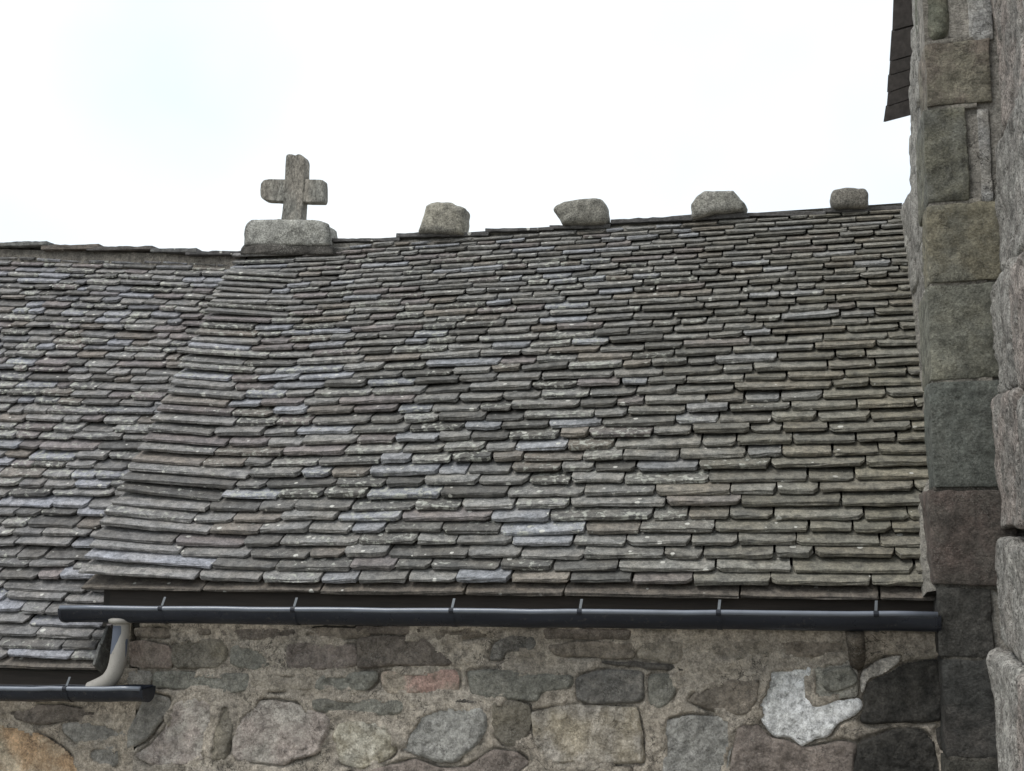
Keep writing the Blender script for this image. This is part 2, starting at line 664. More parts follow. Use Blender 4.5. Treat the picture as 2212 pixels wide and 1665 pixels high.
def slate_M(o, ex, es, en, tilt, lift=0.0, spin=0.0):
    ex, es, en = (np.array(q, float) for q in (ex, es, en))
    ey = math.cos(tilt) * es - math.sin(tilt) * en
    ez = math.cos(tilt) * en + math.sin(tilt) * es
    # lift: left end raised off the roof (about ey); spin: turned in the slate's own plane
    x1 = math.cos(lift) * ex - math.sin(lift) * ez
    z1 = math.cos(lift) * ez + math.sin(lift) * ex
    x2 = math.cos(spin) * x1 + math.sin(spin) * ey
    y2 = math.cos(spin) * ey - math.sin(spin) * x1
    return frame(o, x2, y2, z1)


def slate_tint(rng, px, py, left=False):
    """the slate's own stone colour and how much lichen has grown on it"""
    r = rng.random()
    right = min(1, max(0, (px - 1250) / 700))
    clean = right * (0.55 + 0.45 * min(1, max(0, (py - 600) / 300)))
    if r < (0.11 if left else 0.15) - 0.09 * clean:
        c = np.array([0.258, 0.266, 0.284]) * rng.uniform(0.8, 1.1)      # smooth split faces, bluish sky sheen put into the colour
    elif r < 0.22:
        c = np.array([0.185, 0.169, 0.150]) * rng.uniform(0.8, 1.15)     # faintly rusty
    elif r < (0.36 if px < 1300 and py < 1000 else 0.28):
        c = np.array([0.176, 0.160, 0.156]) * rng.uniform(0.8, 1.2)      # brown grey
    elif r < 0.48:
        c = np.array([0.120, 0.117, 0.110]) * rng.uniform(0.8, 1.1)      # dark
    else:
        c = np.array([0.190, 0.187, 0.179]) * rng.uniform(0.75, 1.25)    # common grey
    ol = np.array([0.182, 0.172, 0.133]) * rng.uniform(0.78, 1.2)
    c = c * (1 - 0.78 * clean) + ol * 0.78 * clean
    lf = min(1, max(0, (900 - px) / 700))
    c = c * (1 - lf + lf * np.array([0.99, 0.98, 1.02]))
    if left and py < 900 and rng.random() < 0.2:
        c = c * 0.5 + np.array([0.16, 0.165, 0.185]) * 0.5
    li = rng.random() ** 1.5 * (1 - 0.85 * clean)
    if 560 < py < 1150 and px < 1700:
        li = min(1, li * 1.25 + 0.08)
    if py < 560:
        li *= 0.6
    return np.array([c[0], c[1], c[2], li])


def interp(tab, v):
    return float(np.interp(v, [a for a, _ in tab], [b for _, b in tab]))


SPACE_MAIN = [(480, 9.5), (560, 11), (700, 15), (760, 16.8), (900, 21.5), (1020, 25), (1160, 26.8), (1300, 28)]
WIDTH_MAIN = [(480, 66), (560, 76), (700, 88), (830, 104), (1000, 118), (1200, 142), (1300, 150)]

chapel = tag(empty('chapel'), 'stone chapel with the broad slate roof and cross, rubble wall below the gutter', 'building')
# roof body under the slates (front and back slope), closed at the gable
hb = -0.085
pf0, pr, xg = roofpt(0, 0.06, hb), roofpt(0, S_R - 0.02, hb), XG
yb = 2 * YR - pf0[1]
prof = [(pf0[1], pf0[2]), (pr[1], pr[2]), (2 * YR - pr[1], pr[2]), (yb, pf0[2]), (yb, pf0[2] - .25), (YW + .02, pf0[2] - .25), (YW + .02, pf0[2])]
x0, x1 = XV + 0.10, XT + 0.05
V = [(x0, y, z) for y, z in prof] + [(x1, y, z) for y, z in prof]
k = len(prof)
F = [tuple(range(k)), tuple(range(2 * k - 1, k - 1, -1))] + [(i, i + k, (i + 1) % k + k, (i + 1) % k) for i in range(k)]
roof = mesh('roof', V, F, M_DECK, chapel)

def stagger(x, wd, prev, tol):
    # shift a joint that would fall on a joint of the course below
    for _ in range(3):
        near = [j for j in prev if abs(x + wd - j) < tol]
        if not near:
            break
        wd = near[0] - x + (tol * 1.15 if x + wd >= near[0] or near[0] - x - tol < tol else -tol * 1.15)
    return wd


rng = random.Random(11)
EX, ES, EN = (1, 0, 0), (0, CS, SN), (0, -SN, CS)
S = SlateRoof(roof)
rows = []
py = 1262.0
while py > 500:
    X, s = roof_s(1100, py)
    if s > S_R - 0.03:
        break
    rows.append((s, py))
    py -= interp(SPACE_MAIN, py)
for ri, (s, py) in enumerate(rows):
    e = (rows[ri + 1][0] - s) if ri + 1 < len(rows) else s - rows[ri - 1][0]
    t0 = 0.44 * e
    pxm = 2504.0 / np.linalg.norm(roofpt(-1.6, s) - CAM)       # pixels per metre at this row
    wm = interp(WIDTH_MAIN, py) / pxm
    ph = rng.uniform(0, 6)
    x = XV + rng.uniform(-0.009, 0.009)
    first, i = True, 0
    joints = prev_j if ri else []
    prev_j = []
    XRt = x_right(s)
    while x < XRt - 0.01:
        lift = spin = 0.0
        dh = 0.0
        if first:
            wd = rng.uniform(0.52, 0.82) if py > 1000 else rng.uniform(0.42, 0.70)
            lift = math.radians(rng.uniform(4.5, 6.5)) * (1.0 if py > 560 else 0.3)
            spin = -math.radians(rng.uniform(0.2, 1.8))
            if ri < 2:
                lift *= 0.35 + 0.3 * ri
            t = t0 * rng.uniform(0.62, 0.82)
            dh = 0.026 * (lift > 0.03)
        else:
            wd = wm * min(1.7, max(0.55, rng.lognormvariate(-0.03, 0.30)))
            t = t0 * rng.uniform(0.66, 0.92)
            if i == 1:
                lift = math.radians(rng.uniform(0.5, 2.2))
                spin = -math.radians(rng.uniform(-0.3, 1.2))
            spin += math.radians(rng.gauss(0, 0.35))
            lift += math.radians(rng.gauss(0, 0.35))
        wd = stagger(x, wd, joints, wm * 0.16)
        if x + wd > XRt - 0.05:
            wd = XRt + rng.uniform(0.02, 0.04) - x
        if wd < 0.07:
            break
        gap = rng.uniform(0.003, 0.010)
        xc = x + wd / 2
        wob = 0.005 * math.sin(xc * 1.3 + ph) + 0.004 * math.sin(xc * 2.9 + ri * 0.7) + rng.gauss(0, 0.03) * e
        sag = -0.012 * math.sin((xc - XV) * 0.63 + 0.4) * math.sin(s)
        if first:
            wob += 0.01
        o = roofpt(xc, s + wob, rng.gauss(0, 0.0022) + sag + dh)
        tilt = math.asin(min(0.6, t0 / e)) + math.radians(rng.gauss(0, 0.8))
        V, F = slate_geo(rng, wd - gap, e * 2.1, t, e, 0.25 if first else 1.0)
        q = proj(o)
        S.add(V, F, slate_M(o, EX, ES, EN, tilt, lift, spin), slate_tint(rng, q[0], q[1]), rng)
        x += wd
        prev_j.append(x)
        first = False
        i += 1
# long thin starter slates under the eave
x = XV + 0.02
while x < XT + 0.02:
    wd = min(rng.uniform(0.5, 1.15), XT + 0.06 - x)
    if wd < 0.1:
        break
    o = roofpt(x + wd / 2, -0.020 + rng.gauss(0, 0.004), -0.034)
    V, F = slate_geo(rng, wd - 0.006, 0.20, 0.028, 0.05, 0.8)
    S.add(V, F, slate_M(o, EX, ES, EN, 0.42, 0, math.radians(rng.gauss(0, .25))), np.array([0.12, 0.105, 0.09, 0.25]), rng)
    x += wd
S.build(300)

# simple back slope cover so that the far side is a roof too
bv = []
for j in range(9):
    for i in range(2):
        s = S_R * (1 - j / 8)
        bv.append(((x0, x1)[i], 2 * YR - (Y0 + s * CS) + 0.0, ZE + s * SN + 0.02))
bf = [(j * 2, j * 2 + 2, j * 2 + 3, j * 2 + 1) for j in range(8)]
tl = np.tile(np.array([0.15, 0.145, 0.13, 0.3]), (len(bv), 1))
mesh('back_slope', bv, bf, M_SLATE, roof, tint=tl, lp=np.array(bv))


def slab(name, parent, pl, prr, Y, depth, th, seed, tint, nx=None):
    """a flat slab lying along a ridge between two points of its upper edge"""
    pl, prr = np.array(pl), np.array(prr)
    L = np.linalg.norm(prr - pl)
    P, F = rbox((0, 0, 0), (L, depth, th), th * 0.22, max(0.035, th), th * 0.16, 16, seed, th * 0.10, 5)
    # ragged ends
    e = np.abs(P[:, 0]) > L * 0.45
    P[e, 0] += 0.012 * vn(P[e] * 20, seed)
    ex = (prr - pl) / L
    ez = np.array([0, 0, 1.0]) - ex * ex[2]
    ez /= np.linalg.norm(ez)
    ey = np.cross(ez, ex)
    c = (pl + prr) / 2 - ez * th / 2 + ey * depth / 2
    Wp = c + P[:, :1] * ex + P[:, 1:2] * ey + P[:, 2:] * ez
    return mesh(name, Wp, F, M_SLATE, parent, tint=np.array(tint), lp=P + seed * 3.3)


YRT = YR + 0.02
for i, (xa, ya, xb, yb_, th) in enumerate([(715, 514, 862, 512, .030), (856, 503, 1056, 500, .032), (1048, 493, 1196, 489, .028), (1186, 485, 1320, 483, .034),
                                          (1318, 473, 1620, 459, .034), (1612, 458, 1785, 456, .030), (1778, 448, 1882, 446, .036), (1876, 445, 1962, 443, .030)]):
    slab('ridge_slab', roof, at(xa, ya, YR - .035), at(xb, yb_, YR - .035), YRT, 0.17, th, 40 + i, (0.085, 0.082, 0.082, 0.25))
# mortar bed below the ridge slabs
P = []
nx = 150
for i in range(nx + 1):
    px = 700 + (1965 - 700) * i / nx
    yy = float(np.interp(px, [700, 860, 1050, 1190, 1320, 1620, 1780, 1965], [519, 511, 503, 495, 482, 468, 458, 452]))
    a = at(px, yy, YR - 0.02)
    j = 0.012 * fbm(np.array([[px * .02, 0, 0]]), 3, 5)[0]
    P += [(a[0], YR - 0.06 + j, a[2] - 0.14), (a[0], YR - 0.035 + j * .5, a[2] - .05), (a[0], YR - 0.01, a[2] - .025), (a[0], YR + 0.15, a[2])]
F = [(i * 4 + q, i * 4 + 4 + q, i * 4 + 5 + q, i * 4 + 1 + q) for i in range(nx) for q in range(3)]
P = np.array(P)
P[:, 1] += 0.012 * fbm(P * 14, 3, 8)
mesh('ridge_mortar', P, F, M_MORTAR, roof, tint=np.array([.19, .18, .16, 1]), tint2=np.array([.14, .13, .115, 1]), lp=P, smooth=True)

# mortar fillet between roof and tower
P = []
n = 120
for i in range(n + 1):
    s = -0.02 + (S_R - 0.10) * i / n
    wd = float(np.interp(s, [0, .45, .62, .75, 3.3], [.085, .075, .06, .022, .016])) + 0.008 * vn(np.array([[s * 4.1, 0, 0]]), 3)[0]
    hh = float(np.interp(s, [0, .5, .75], [.075, .065, .035]))
    xr = float(np.interp(s, [0, .55, .8, 3.3], [.635, .645, .69, .705]))
    P += [roofpt(xr - wd, s, 0.0), roofpt(xr - wd * 0.85, s, hh * .75), roofpt(xr, s, hh), roofpt(xr + 0.05, s, hh - .01)]
P = np.array(P)
P += 0.006 * np.stack([fbm(P * 18, 3, 71), fbm(P * 18, 3, 72), fbm(P * 18, 3, 73)], 1)
F = [(i * 4 + q, i * 4 + 1 + q, i * 4 + 5 + q, i * 4 + 4 + q) for i in range(n) for q in range(3)] + [(0, 1, 2, 3)]
mesh('mortar_fillet', P, F, M_MORTAR, roof, tint=np.array([.19, .178, .155, 1]), tint2=np.array([.23, .215, .19, 1]), lp=P, smooth=True)

# ------------------------------------------------------------------ lower building on the left
low = tag(empty('lower_building'), 'lower stone building at the left edge, its slate roof running under the verge', 'building')
ZE2 = at(110, 1436, Y0)[2]
XA, XB = -6.6, XV + 0.22
rA, rB = at(-40, 528, YR + .03), at(540, 548, YR + .03)
slr = (rB[2] - rA[2]) / (rB[0] - rA[0])


def lowpt(X, v):
    e = np.array([X, Y0, ZE2])
    r = np.array([X, YR + .03, rB[2] - 0.035 + slr * (X - rB[0])])
    return e * (1 - v) + r * v


def lowframe(X, v):
    a = lowpt(X + .01, v) - lowpt(X - .01, v)
    a /= np.linalg.norm(a)
    b = lowpt(X, v + .01) - lowpt(X, v - .01)
    b -= a * (a @ b)
    b /= np.linalg.norm(b)
    return a, b, np.cross(a, b)


def low_v(px, py):
    lo, hi = -0.2, 1.2
    for _ in range(40):
        m = (lo + hi) / 2
        # X of the pixel at the depth of v
        Y = Y0 + (YR + .03 - Y0) * m
        X = at(px, py, Y)[0]
        if proj(lowpt(X, m))[1] > py:
            lo = m
        else:
            hi = m
    return lo


Vd, k = [], 9
for X in (XA, XB):
    for j in range(k):
        a, b, c = lowframe(X, j / (k - 1))
        Vd.append(lowpt(X, j / (k - 1)) - c * 0.08)
    Vd += [np.array([X, 2 * YR - YW, ZE2 - .1]), np.array([X, YW + .05, ZE2 - .1])]
kk = k + 2
F = [(i, i + kk, (i + 1) % kk + kk, (i + 1) % kk) for i in range(kk)] + [tuple(range(kk)), tuple(range(2 * kk - 1, kk - 1, -1))]
lroof = mesh('roof', Vd, F, M_DECK, low)
rng = random.Random(5)
S2 = SlateRoof(lroof)
SPACE_L = [(530, 10), (600, 12), (660, 14), (760, 16), (900, 18), (1000, 20.5), (1200, 23), (1400, 25)]
WIDTH_L = [(530, 60), (640, 62), (800, 66), (950, 74), (1100, 88), (1250, 105), (1400, 125)]
rows = []
py = 1428.0
while py > 538:
    v = low_v(150, py)
    if v > 0.992:
        break
    rows.append((v, py))
    py -= interp(SPACE_L, py)
slope_len = np.linalg.norm(lowpt(-4.6, 1) - lowpt(-4.6, 0))
for ri, (v, py) in enumerate(rows):
    e = slope_len * ((rows[ri + 1][0] - v) if ri + 1 < len(rows) else v - rows[ri - 1][0])
    t0 = 0.44 * e
    pxm = 2504.0 / np.linalg.norm(lowpt(-4.6, v) - CAM)
    wm = interp(WIDTH_L, py) / pxm
    Y = Y0 + (YR - Y0) * v
    x = XA + 0.02 + rng.uniform(0, wm) * 0.3
    xend = XB - 0.02 if py < 1290 else XG - 0.02
    joints = prev_j if ri else []
    prev_j = []
    ph = rng.uniform(0, 6)
    while x < xend - 0.03:
        wd = wm * min(1.8, max(0.5, rng.lognormvariate(-0.03, 0.33)))
        wd = min(stagger(x, wd, joints, wm * 0.16), xend + 0.02 - x)
        prev_j.append(x + wd)
        t = t0 * rng.uniform(0.64, 0.95)
        xc = x + wd / 2
        a, b, c = lowframe(xc, v)
        wob = (0.010 * math.sin(xc * 2.1 + ph) + rng.gauss(0, 0.07) * e)
        o = lowpt(xc, v) + b * wob + c * rng.gauss(0, 0.003)
        tilt = math.asin(min(0.6, t0 / e)) + math.radians(rng.gauss(0, 1.6))
        Vv, F = slate_geo(rng, wd - rng.uniform(0.002, 0.010), e * 2.1, t, e, 1.1)
        q = proj(o)
        S2.add(Vv, F, slate_M(o, a, b, c, tilt, math.radians(rng.gauss(0, 0.6)), math.radians(rng.gauss(0, 0.7))), slate_tint(rng, q[0], q[1], True), rng)
        x += wd
x = XA
while x < XG + 0.02:
    wd = min(rng.uniform(0.45, 0.8), XG + 0.03 - x)
    if wd < 0.1:
        break
    a, b, c = lowframe(x, 0)
    Vv, F = slate_geo(rng, wd - 0.006, 0.20, 0.026, 0.05, 0.8)
    S2.add(Vv, F, slate_M(lowpt(x + wd / 2, 0) - b * 0.02 - c * 0.03, a, b, c, 0.42), np.array([0.13, 0.115, 0.10, 0.4]), rng)
    x += wd
S2.build(300)
for i, (xa, ya, xb, yb_, th) in enumerate([(-640, 538, -420, 532, .032), (-430, 532, -150, 524, .034), (-160, 527, 100, 520, .034), (88, 528, 214, 526, .045), (186, 533, 330, 530, .030), (324, 536, 425, 536, .030), (398, 541, 545, 541, .034)]):
    slab('ridge_slab', lroof, at(xa, ya, YR - .075), at(xb, yb_, YR - .075), YR, 0.24, th, 70 + i, [(0.11, 0.10, 0.09, .2), (0.10, .095, .09, .3), (0.16, 0.165, 0.16, 0.2), (0.12, 0.10, 0.085, .3), (.10, .09, .085, .2), (.10, .10, .10, .2), (.07, .068, .07, .2)][i])
P = []
nx = 180
for i in range(nx + 1):
    px = -640 + (560 + 640) * i / nx
    yy = float(np.interp(px, [-640, -180, 0, 210, 330, 560], [546, 536, 533, 538, 541, 550]))
    a = at(px, yy, YR - 0.02)
    P += [(a[0], YR - 0.035, a[2] - 0.155), (a[0], YR - 0.03, a[2] - .08), (a[0], YR - 0.02, a[2] - .02), (a[0], YR + 0.15, a[2])]
P = np.array(P)
P[:, 1] += 0.010 * fbm(P * 12, 3, 9)
P[:, 2] += 0.014 * fbm(P * 9, 3, 19) * (np.arange(len(P)) % 4 < 2)
F = [(i * 4 + q, i * 4 + 4 + q, i * 4 + 5 + q, i * 4 + 1 + q) for i in range(nx) for q in range(3)]
mesh('ridge_mortar', P, F, M_MORTAR, lroof, tint=np.array([.20, .18, .155, 1]), tint2=np.array([.15, .135, .118, 1]), lp=P, smooth=True)
# upright slates closing the low roof against the higher wall
for i, (a, b) in enumerate([((243, 1362), (228, 1402)), ((228, 1396), (212, 1446))]):
    p, q = at(*a, Y0 + 0.10 - i * .06), at(*b, Y0 + .02 - i * .06)
    d = (q - p) / np.linalg.norm(q - p)
    P, F = rbox((0, 0, 0), (np.linalg.norm(q - p), 0.12, 0.022), 0.006, 0.03, 0.003, 20, 90 + i)
    sd_ = np.cross(d, np.array([0, -1.0, 0]))
    sd_ /= np.linalg.norm(sd_)
    fo = np.cross(sd_, d)
    Wp = (p + q) / 2 + P[:, :1] * d + P[:, 1:2] * fo + P[:, 2:] * sd_
    mesh('flashing_slate', Wp, F, M_SLATE, lroof, tint=np.array([.10, .10, .095, .2]), lp=P + i * 5)

# ------------------------------------------------------------------ rubble walls
def conv(z, pts):
    fx = {'3': (138.8, 1318.3, 3.187), '4': (763.2, 1318.3, 2.897), '5': (1457, 1214.2, 2.930), 'L': (0, 1214.2, 3.691), 'D': (0, 0, 1)}[z]
    return [(fx[0] + a / fx[2], fx[1] + b / fx[2]) for a, b in pts]


def pal(name, rng):
    d = {'pinkbrown': ((.24, .18, .15), (.20, .165, .135)), 'olive': ((.20, .175, .125), (.16, .145, .115)), 'greengrey': ((.20, .205, .175), (.17, .17, .145)),
         'mauve': ((.205, .165, .145), (.17, .14, .125)), 'darkbrown': ((.15, .125, .105), (.12, .10, .085)), 'tan': ((.285, .248, .195), (.235, .205, .165)),
         'halfpink': ((.30, .25, .19), (.33, .19, .155)), 'grey': ((.22, .215, .195), (.185, .18, .165)), 'bluegrey': ((.255, .26, .25), (.22, .225, .215)),
         'darkgrey': ((.13, .128, .12), (.16, .15, .135)), 'slate': ((.09, .082, .075), (.12, .11, .095)), 'rosegrey': ((.33, .275, .25), (.27, .25, .225)),
         'yellow': ((.32, .27, .185), (.33, .30, .26)), 'orange': ((.36, .245, .15), (.32, .265, .195)), 'brown': ((.195, .163, .128), (.165, .140, .112)),
         'black': ((.050, .048, .044), (.075, .070, .062)), 'white': ((.60, .60, .60), (.52, .52, .51)), 'palegrey': ((.36, .345, .32), (.30, .28, .26)),  # black: dirt and damp, with occlusion shade of the lower right painted in
         'plaster': ((.27, .27, .235), (.31, .30, .265)), 'lichen': ((.27, .24, .165), (.34, .33, .28))}[name]
    k = rng.uniform(1.30, 1.5) if name != 'black' else 1.0
    out = []
    for q in d:
        q = np.array(q)
        if name not in ('orange', 'white', 'black'):
            q = 0.62 * q + 0.38 * q.mean() * np.array([1.10, 1.0, 0.88])
        out.append(np.array([*(q * k), 1.0]))
    return out[0], out[1]


# kind, zoom key, height (m, centre proud of the mortar), outline
STONES = [
    ('pinkbrown', '3', .018, [(445, 215), (560, 205), (720, 250), (740, 300), (735, 400), (560, 400), (440, 385)]),
    ('olive', '3', .030, [(745, 230), (830, 195), (1000, 190), (1100, 205), (1130, 270), (1125, 350), (1050, 405), (780, 405), (742, 370)]),
    ('greengrey', '3', .018, [(1140, 240), (1260, 230), (1380, 270), (1420, 330), (1415, 395), (1330, 410), (1200, 395), (1135, 370)]),
    ('mauve', '3', .028, [(1535, 215), (1700, 220), (2000, 240), (2025, 300), (2015, 380), (1900, 410), (1540, 410), (1528, 330)]),
    ('darkbrown', '4', .032, [(30, 170), (430, 160), (500, 220), (615, 330), (560, 350), (200, 352), (35, 360)]),
    ('grey', '3', .012, [(430, 405), (600, 420), (600, 470), (580, 530), (420, 510)]),
    ('greengrey', '3', .018, [(610, 430), (760, 425), (1270, 430), (1280, 520), (1260, 565), (1090, 570), (880, 550), (620, 530)]),
    ('tan', '3', .020, [(1287, 430), (1700, 425), (1715, 470), (1700, 550), (1400, 565), (1287, 550)]),
    ('greengrey', '3', .016, [(1730, 480), (1800, 430), (2160, 420), (2150, 490), (2090, 550), (1900, 555), (1725, 545)]),
    ('halfpink', '4', .024, [(175, 385), (400, 375), (640, 375), (655, 420), (650, 500), (560, 525), (220, 525), (180, 480)]),
    ('greengrey', '4', .020, [(715, 385), (900, 370), (1370, 410), (1360, 490), (1170, 520), (1160, 575), (1000, 560), (740, 540)]),
    ('darkgrey', '4', .018, [(1390, 430), (1460, 390), (1600, 370), (1815, 390), (1820, 560), (1780, 575), (1500, 585), (1400, 560)]),
    ('darkgrey', '4', .014, [(870, 220), (960, 160), (1130, 160), (1150, 220), (1090, 270), (950, 260), (940, 310), (850, 315)]),
    ('brown', '4', .018, [(1220, 215), (1500, 190), (1740, 200), (1760, 300), (1700, 310), (1500, 295), (1260, 290), (1225, 250)]),
    ('tan', '4', .012, [(1790, 200), (2060, 190), (2065, 300), (2020, 340), (1850, 310), (1780, 295)]),
    ('slate', '4', .024, [(1550, 308), (1800, 326), (2040, 345), (2090, 380), (1950, 377), (1700, 355), (1540, 332)]),
    ('greengrey', '4', .012, [(1840, 400), (2010, 400), (2030, 470), (2000, 560), (1940, 625), (1870, 610), (1845, 560)]),
    ('slate', '4', .010, [(330, 545), (500, 540), (820, 555), (815, 580), (650, 592), (400, 578)]),
    ('olive', '4', .016, [(870, 570), (1000, 560), (1100, 590), (1110, 690), (1095, 780), (1050, 850), (930, 840), (870, 780)]),
    ('bluegrey', '4', .016, [(420, 640), (600, 600), (800, 600), (840, 680), (830, 760), (760, 850), (650, 950), (520, 950), (380, 900), (300, 860), (340, 760)]),
    ('lichen', '4', .024, [(-136, 800), (-100, 720), (-40, 690), (120, 695), (240, 730), (275, 800), (260, 900), (180, 950), (60, 1000), (-80, 960)]),
    ('greengrey', '4', .012, [(-260, 560), (0, 548), (320, 560), (310, 640), (190, 668), (40, 650), (-150, 650), (-250, 620)]),
    ('olive', '3', .014, [(1080, 640), (1150, 650), (1180, 780), (1150, 900), (1120, 1030), (1030, 1030), (990, 990), (1020, 800), (1060, 720)]),
    ('grey', '3', .012, [(560, 570), (720, 600), (730, 690), (640, 800), (560, 900), (430, 960), (430, 850), (500, 700)]),
    ('rosegrey', '3', .018, [(1195, 720), (1350, 620), (1560, 640), (1760, 700), (1830, 760), (1790, 880), (1750, 980), (1500, 1060), (1220, 1040), (1160, 1000), (1160, 900), (1195, 780)]),
    ('yellow', '4', .014, [(1120, 640), (1300, 595), (1500, 600), (1770, 610), (1800, 750), (1815, 950), (1500, 955), (1200, 955), (1130, 800)]),
    ('tan', '5', .018, [(230, 510), (600, 490), (630, 510), (620, 600), (480, 610), (380, 635), (270, 620)]),
    ('brown', '5', .016, [(660, 500), (1090, 480), (1110, 600), (700, 610)]),
    ('brown', '5', .020, [(90, 880), (160, 790), (350, 740), (545, 740), (525, 860), (490, 950), (430, 975), (240, 945)]),
    ('bluegrey', '5', .016, [(-60, 1010), (100, 975), (350, 988), (375, 1110), (330, 1330), (320, 1420), (-80, 1420)]),
    ('white', '5', .010, [(560, 750), (620, 660), (850, 640), (860, 700), (840, 750), (870, 850), (860, 900), (960, 890), (1170, 865), (1190, 920), (1140, 985), (1040, 1035), (980, 1115), (880, 1115), (840, 1155), (740, 1145), (680, 1105), (640, 1105), (540, 1010), (508, 920), (530, 850)]),
    ('plaster', '5', .008, [(870, 645), (1110, 605), (1160, 690), (1165, 850), (965, 880), (880, 880), (850, 750)]),
    ('greengrey', '5', .050, [(940, 690), (1100, 640), (1150, 700), (1155, 770), (1060, 810), (970, 815), (930, 770)]),
    ('black', '5', .030, [(1225, 760), (1330, 720), (1480, 640), (1680, 620), (1700, 900), (1690, 1000), (1560, 1020), (1200, 1020), (1165, 990), (1205, 920), (1195, 850)]),
    ('black', '5', .026, [(1165, 1140), (1330, 1085), (1450, 1055), (1560, 1062), (1640, 1130), (1670, 1330), (1680, 1420), (1130, 1420)]),
    ('mauve', '5', .014, [(390, 1010), (500, 1000), (620, 1115), (700, 1125), (840, 1175), (1000, 1135), (1140, 1145), (1115, 1420), (345, 1420), (380, 1180)]),
    ('palegrey', '5', .012, [(1180, 690), (1300, 610), (1440, 590), (1430, 640), (1320, 705), (1225, 745), (1200, 830), (1175, 830)]),
    ('black', '5', .016, [(1650, 1060), (1700, 1030), (1705, 1200), (1675, 1190)]),
    ('brown', '3', .014, [(480, 120), (760, 118), (1010, 122), (1010, 180), (800, 188), (490, 192)]),
    ('darkbrown', '3', .014, [(1075, 122), (1590, 120), (1585, 195), (1300, 208), (1100, 180)]),
    ('brown', '3', .012, [(1640, 122), (2100, 120), (2090, 190), (1800, 205), (1640, 200)]),
    ('darkbrown', '4', .012, [(0, 100), (420, 98), (430, 148), (30, 152)]),
    ('brown', '4', .012, [(500, 105), (830, 105), (900, 150), (700, 178), (520, 190)]),
    ('darkbrown', '4', .012, [(1180, 110), (1740, 120), (1730, 185), (1200, 180)]),
    ('mauve', '4', .012, [(-20, 1010), (200, 985), (380, 930), (540, 985), (700, 985), (860, 880), (1010, 890), (1090, 950), (1020, 1010), (1000, 1120), (-20, 1120)]),
    ('tan', '4', .022, [(1205, 975), (1735, 975), (1735, 1120), (1205, 1120)]),
    ('rosegrey', '3', .012, [(760, 640), (900, 600), (1040, 640), (1030, 760), (990, 850), (970, 1010), (860, 1060), (600, 1060), (480, 1000), (600, 920), (700, 800)]),
]
STONES_L = [
    ('grey', 'L', .022, [(490, 1290), (800, 1265), (1010, 1330), (1000, 1400), (900, 1430), (610, 1445), (510, 1360)]),
    ('grey', 'L', .014, [(720, 1465), (930, 1455), (950, 1600), (900, 1640), (740, 1630), (695, 1560)]),
    ('orange', 'L', .020, [(-260, 1230), (0, 1270), (150, 1300), (330, 1380), (500, 1490), (630, 1610), (650, 1720), (-260, 1760)]),
    ('darkbrown', 'L', .020, [(50, 1170), (400, 1140), (700, 1170), (1060, 1180), (1040, 1240), (800, 1245), (480, 1275), (300, 1300), (100, 1250)]),
    ('brown', 'L', .014, [(-200, 1120), (30, 1130), (60, 1220), (0, 1245), (-200, 1205)]),
]


def ragged(poly, step, amp, seed):
    """resample an outline and give it a broken edge"""
    poly = np.array(poly)
    out = []
    for i in range(len(poly)):
        a, b = poly[i], poly[(i + 1) % len(poly)]
        n = max(1, int(np.linalg.norm(b - a) / step))
        for k in range(n):
            out.append(a + (b - a) * k / n)
    out = np.array(out)
    # soften the corners
    for _ in range(1):
        out = 0.5 * out + 0.25 * (np.roll(out, 1, 0) + np.roll(out, -1, 0))
    p3 = np.c_[out * 14, np.full(len(out), seed)]
    out[:, 0] += amp * fbm(p3, 3, seed)
    out[:, 1] += amp * fbm(p3 + 31, 3, seed + 9)
    return out


def sdist(P, poly):
    """signed distance (positive inside) and nearest boundary point"""
    a, b = poly, np.roll(poly, -1, 0)
    ab = b - a
    best = np.full(len(P), 1e9)
    near = np.zeros_like(P)
    ins = np.zeros(len(P), bool)
    for i in range(len(poly)):
        t = np.clip(((P - a[i]) @ ab[i]) / max(ab[i] @ ab[i], 1e-12), 0, 1)
        q = a[i] + t[:, None] * ab[i]
        d = np.hypot(*(P - q).T)
        m = d < best
        best[m] = d[m]
        near[m] = q[m]
        c = (a[i, 1] > P[:, 1]) != (b[i, 1] > P[:, 1])
        xi = a[i, 0] + (P[:, 1] - a[i, 1]) * (ab[i, 0] / (ab[i, 1] if abs(ab[i, 1]) > 1e-12 else 1e-12))
        ins ^= c & (P[:, 0] < xi)
    return np.where(ins, best, -best), near


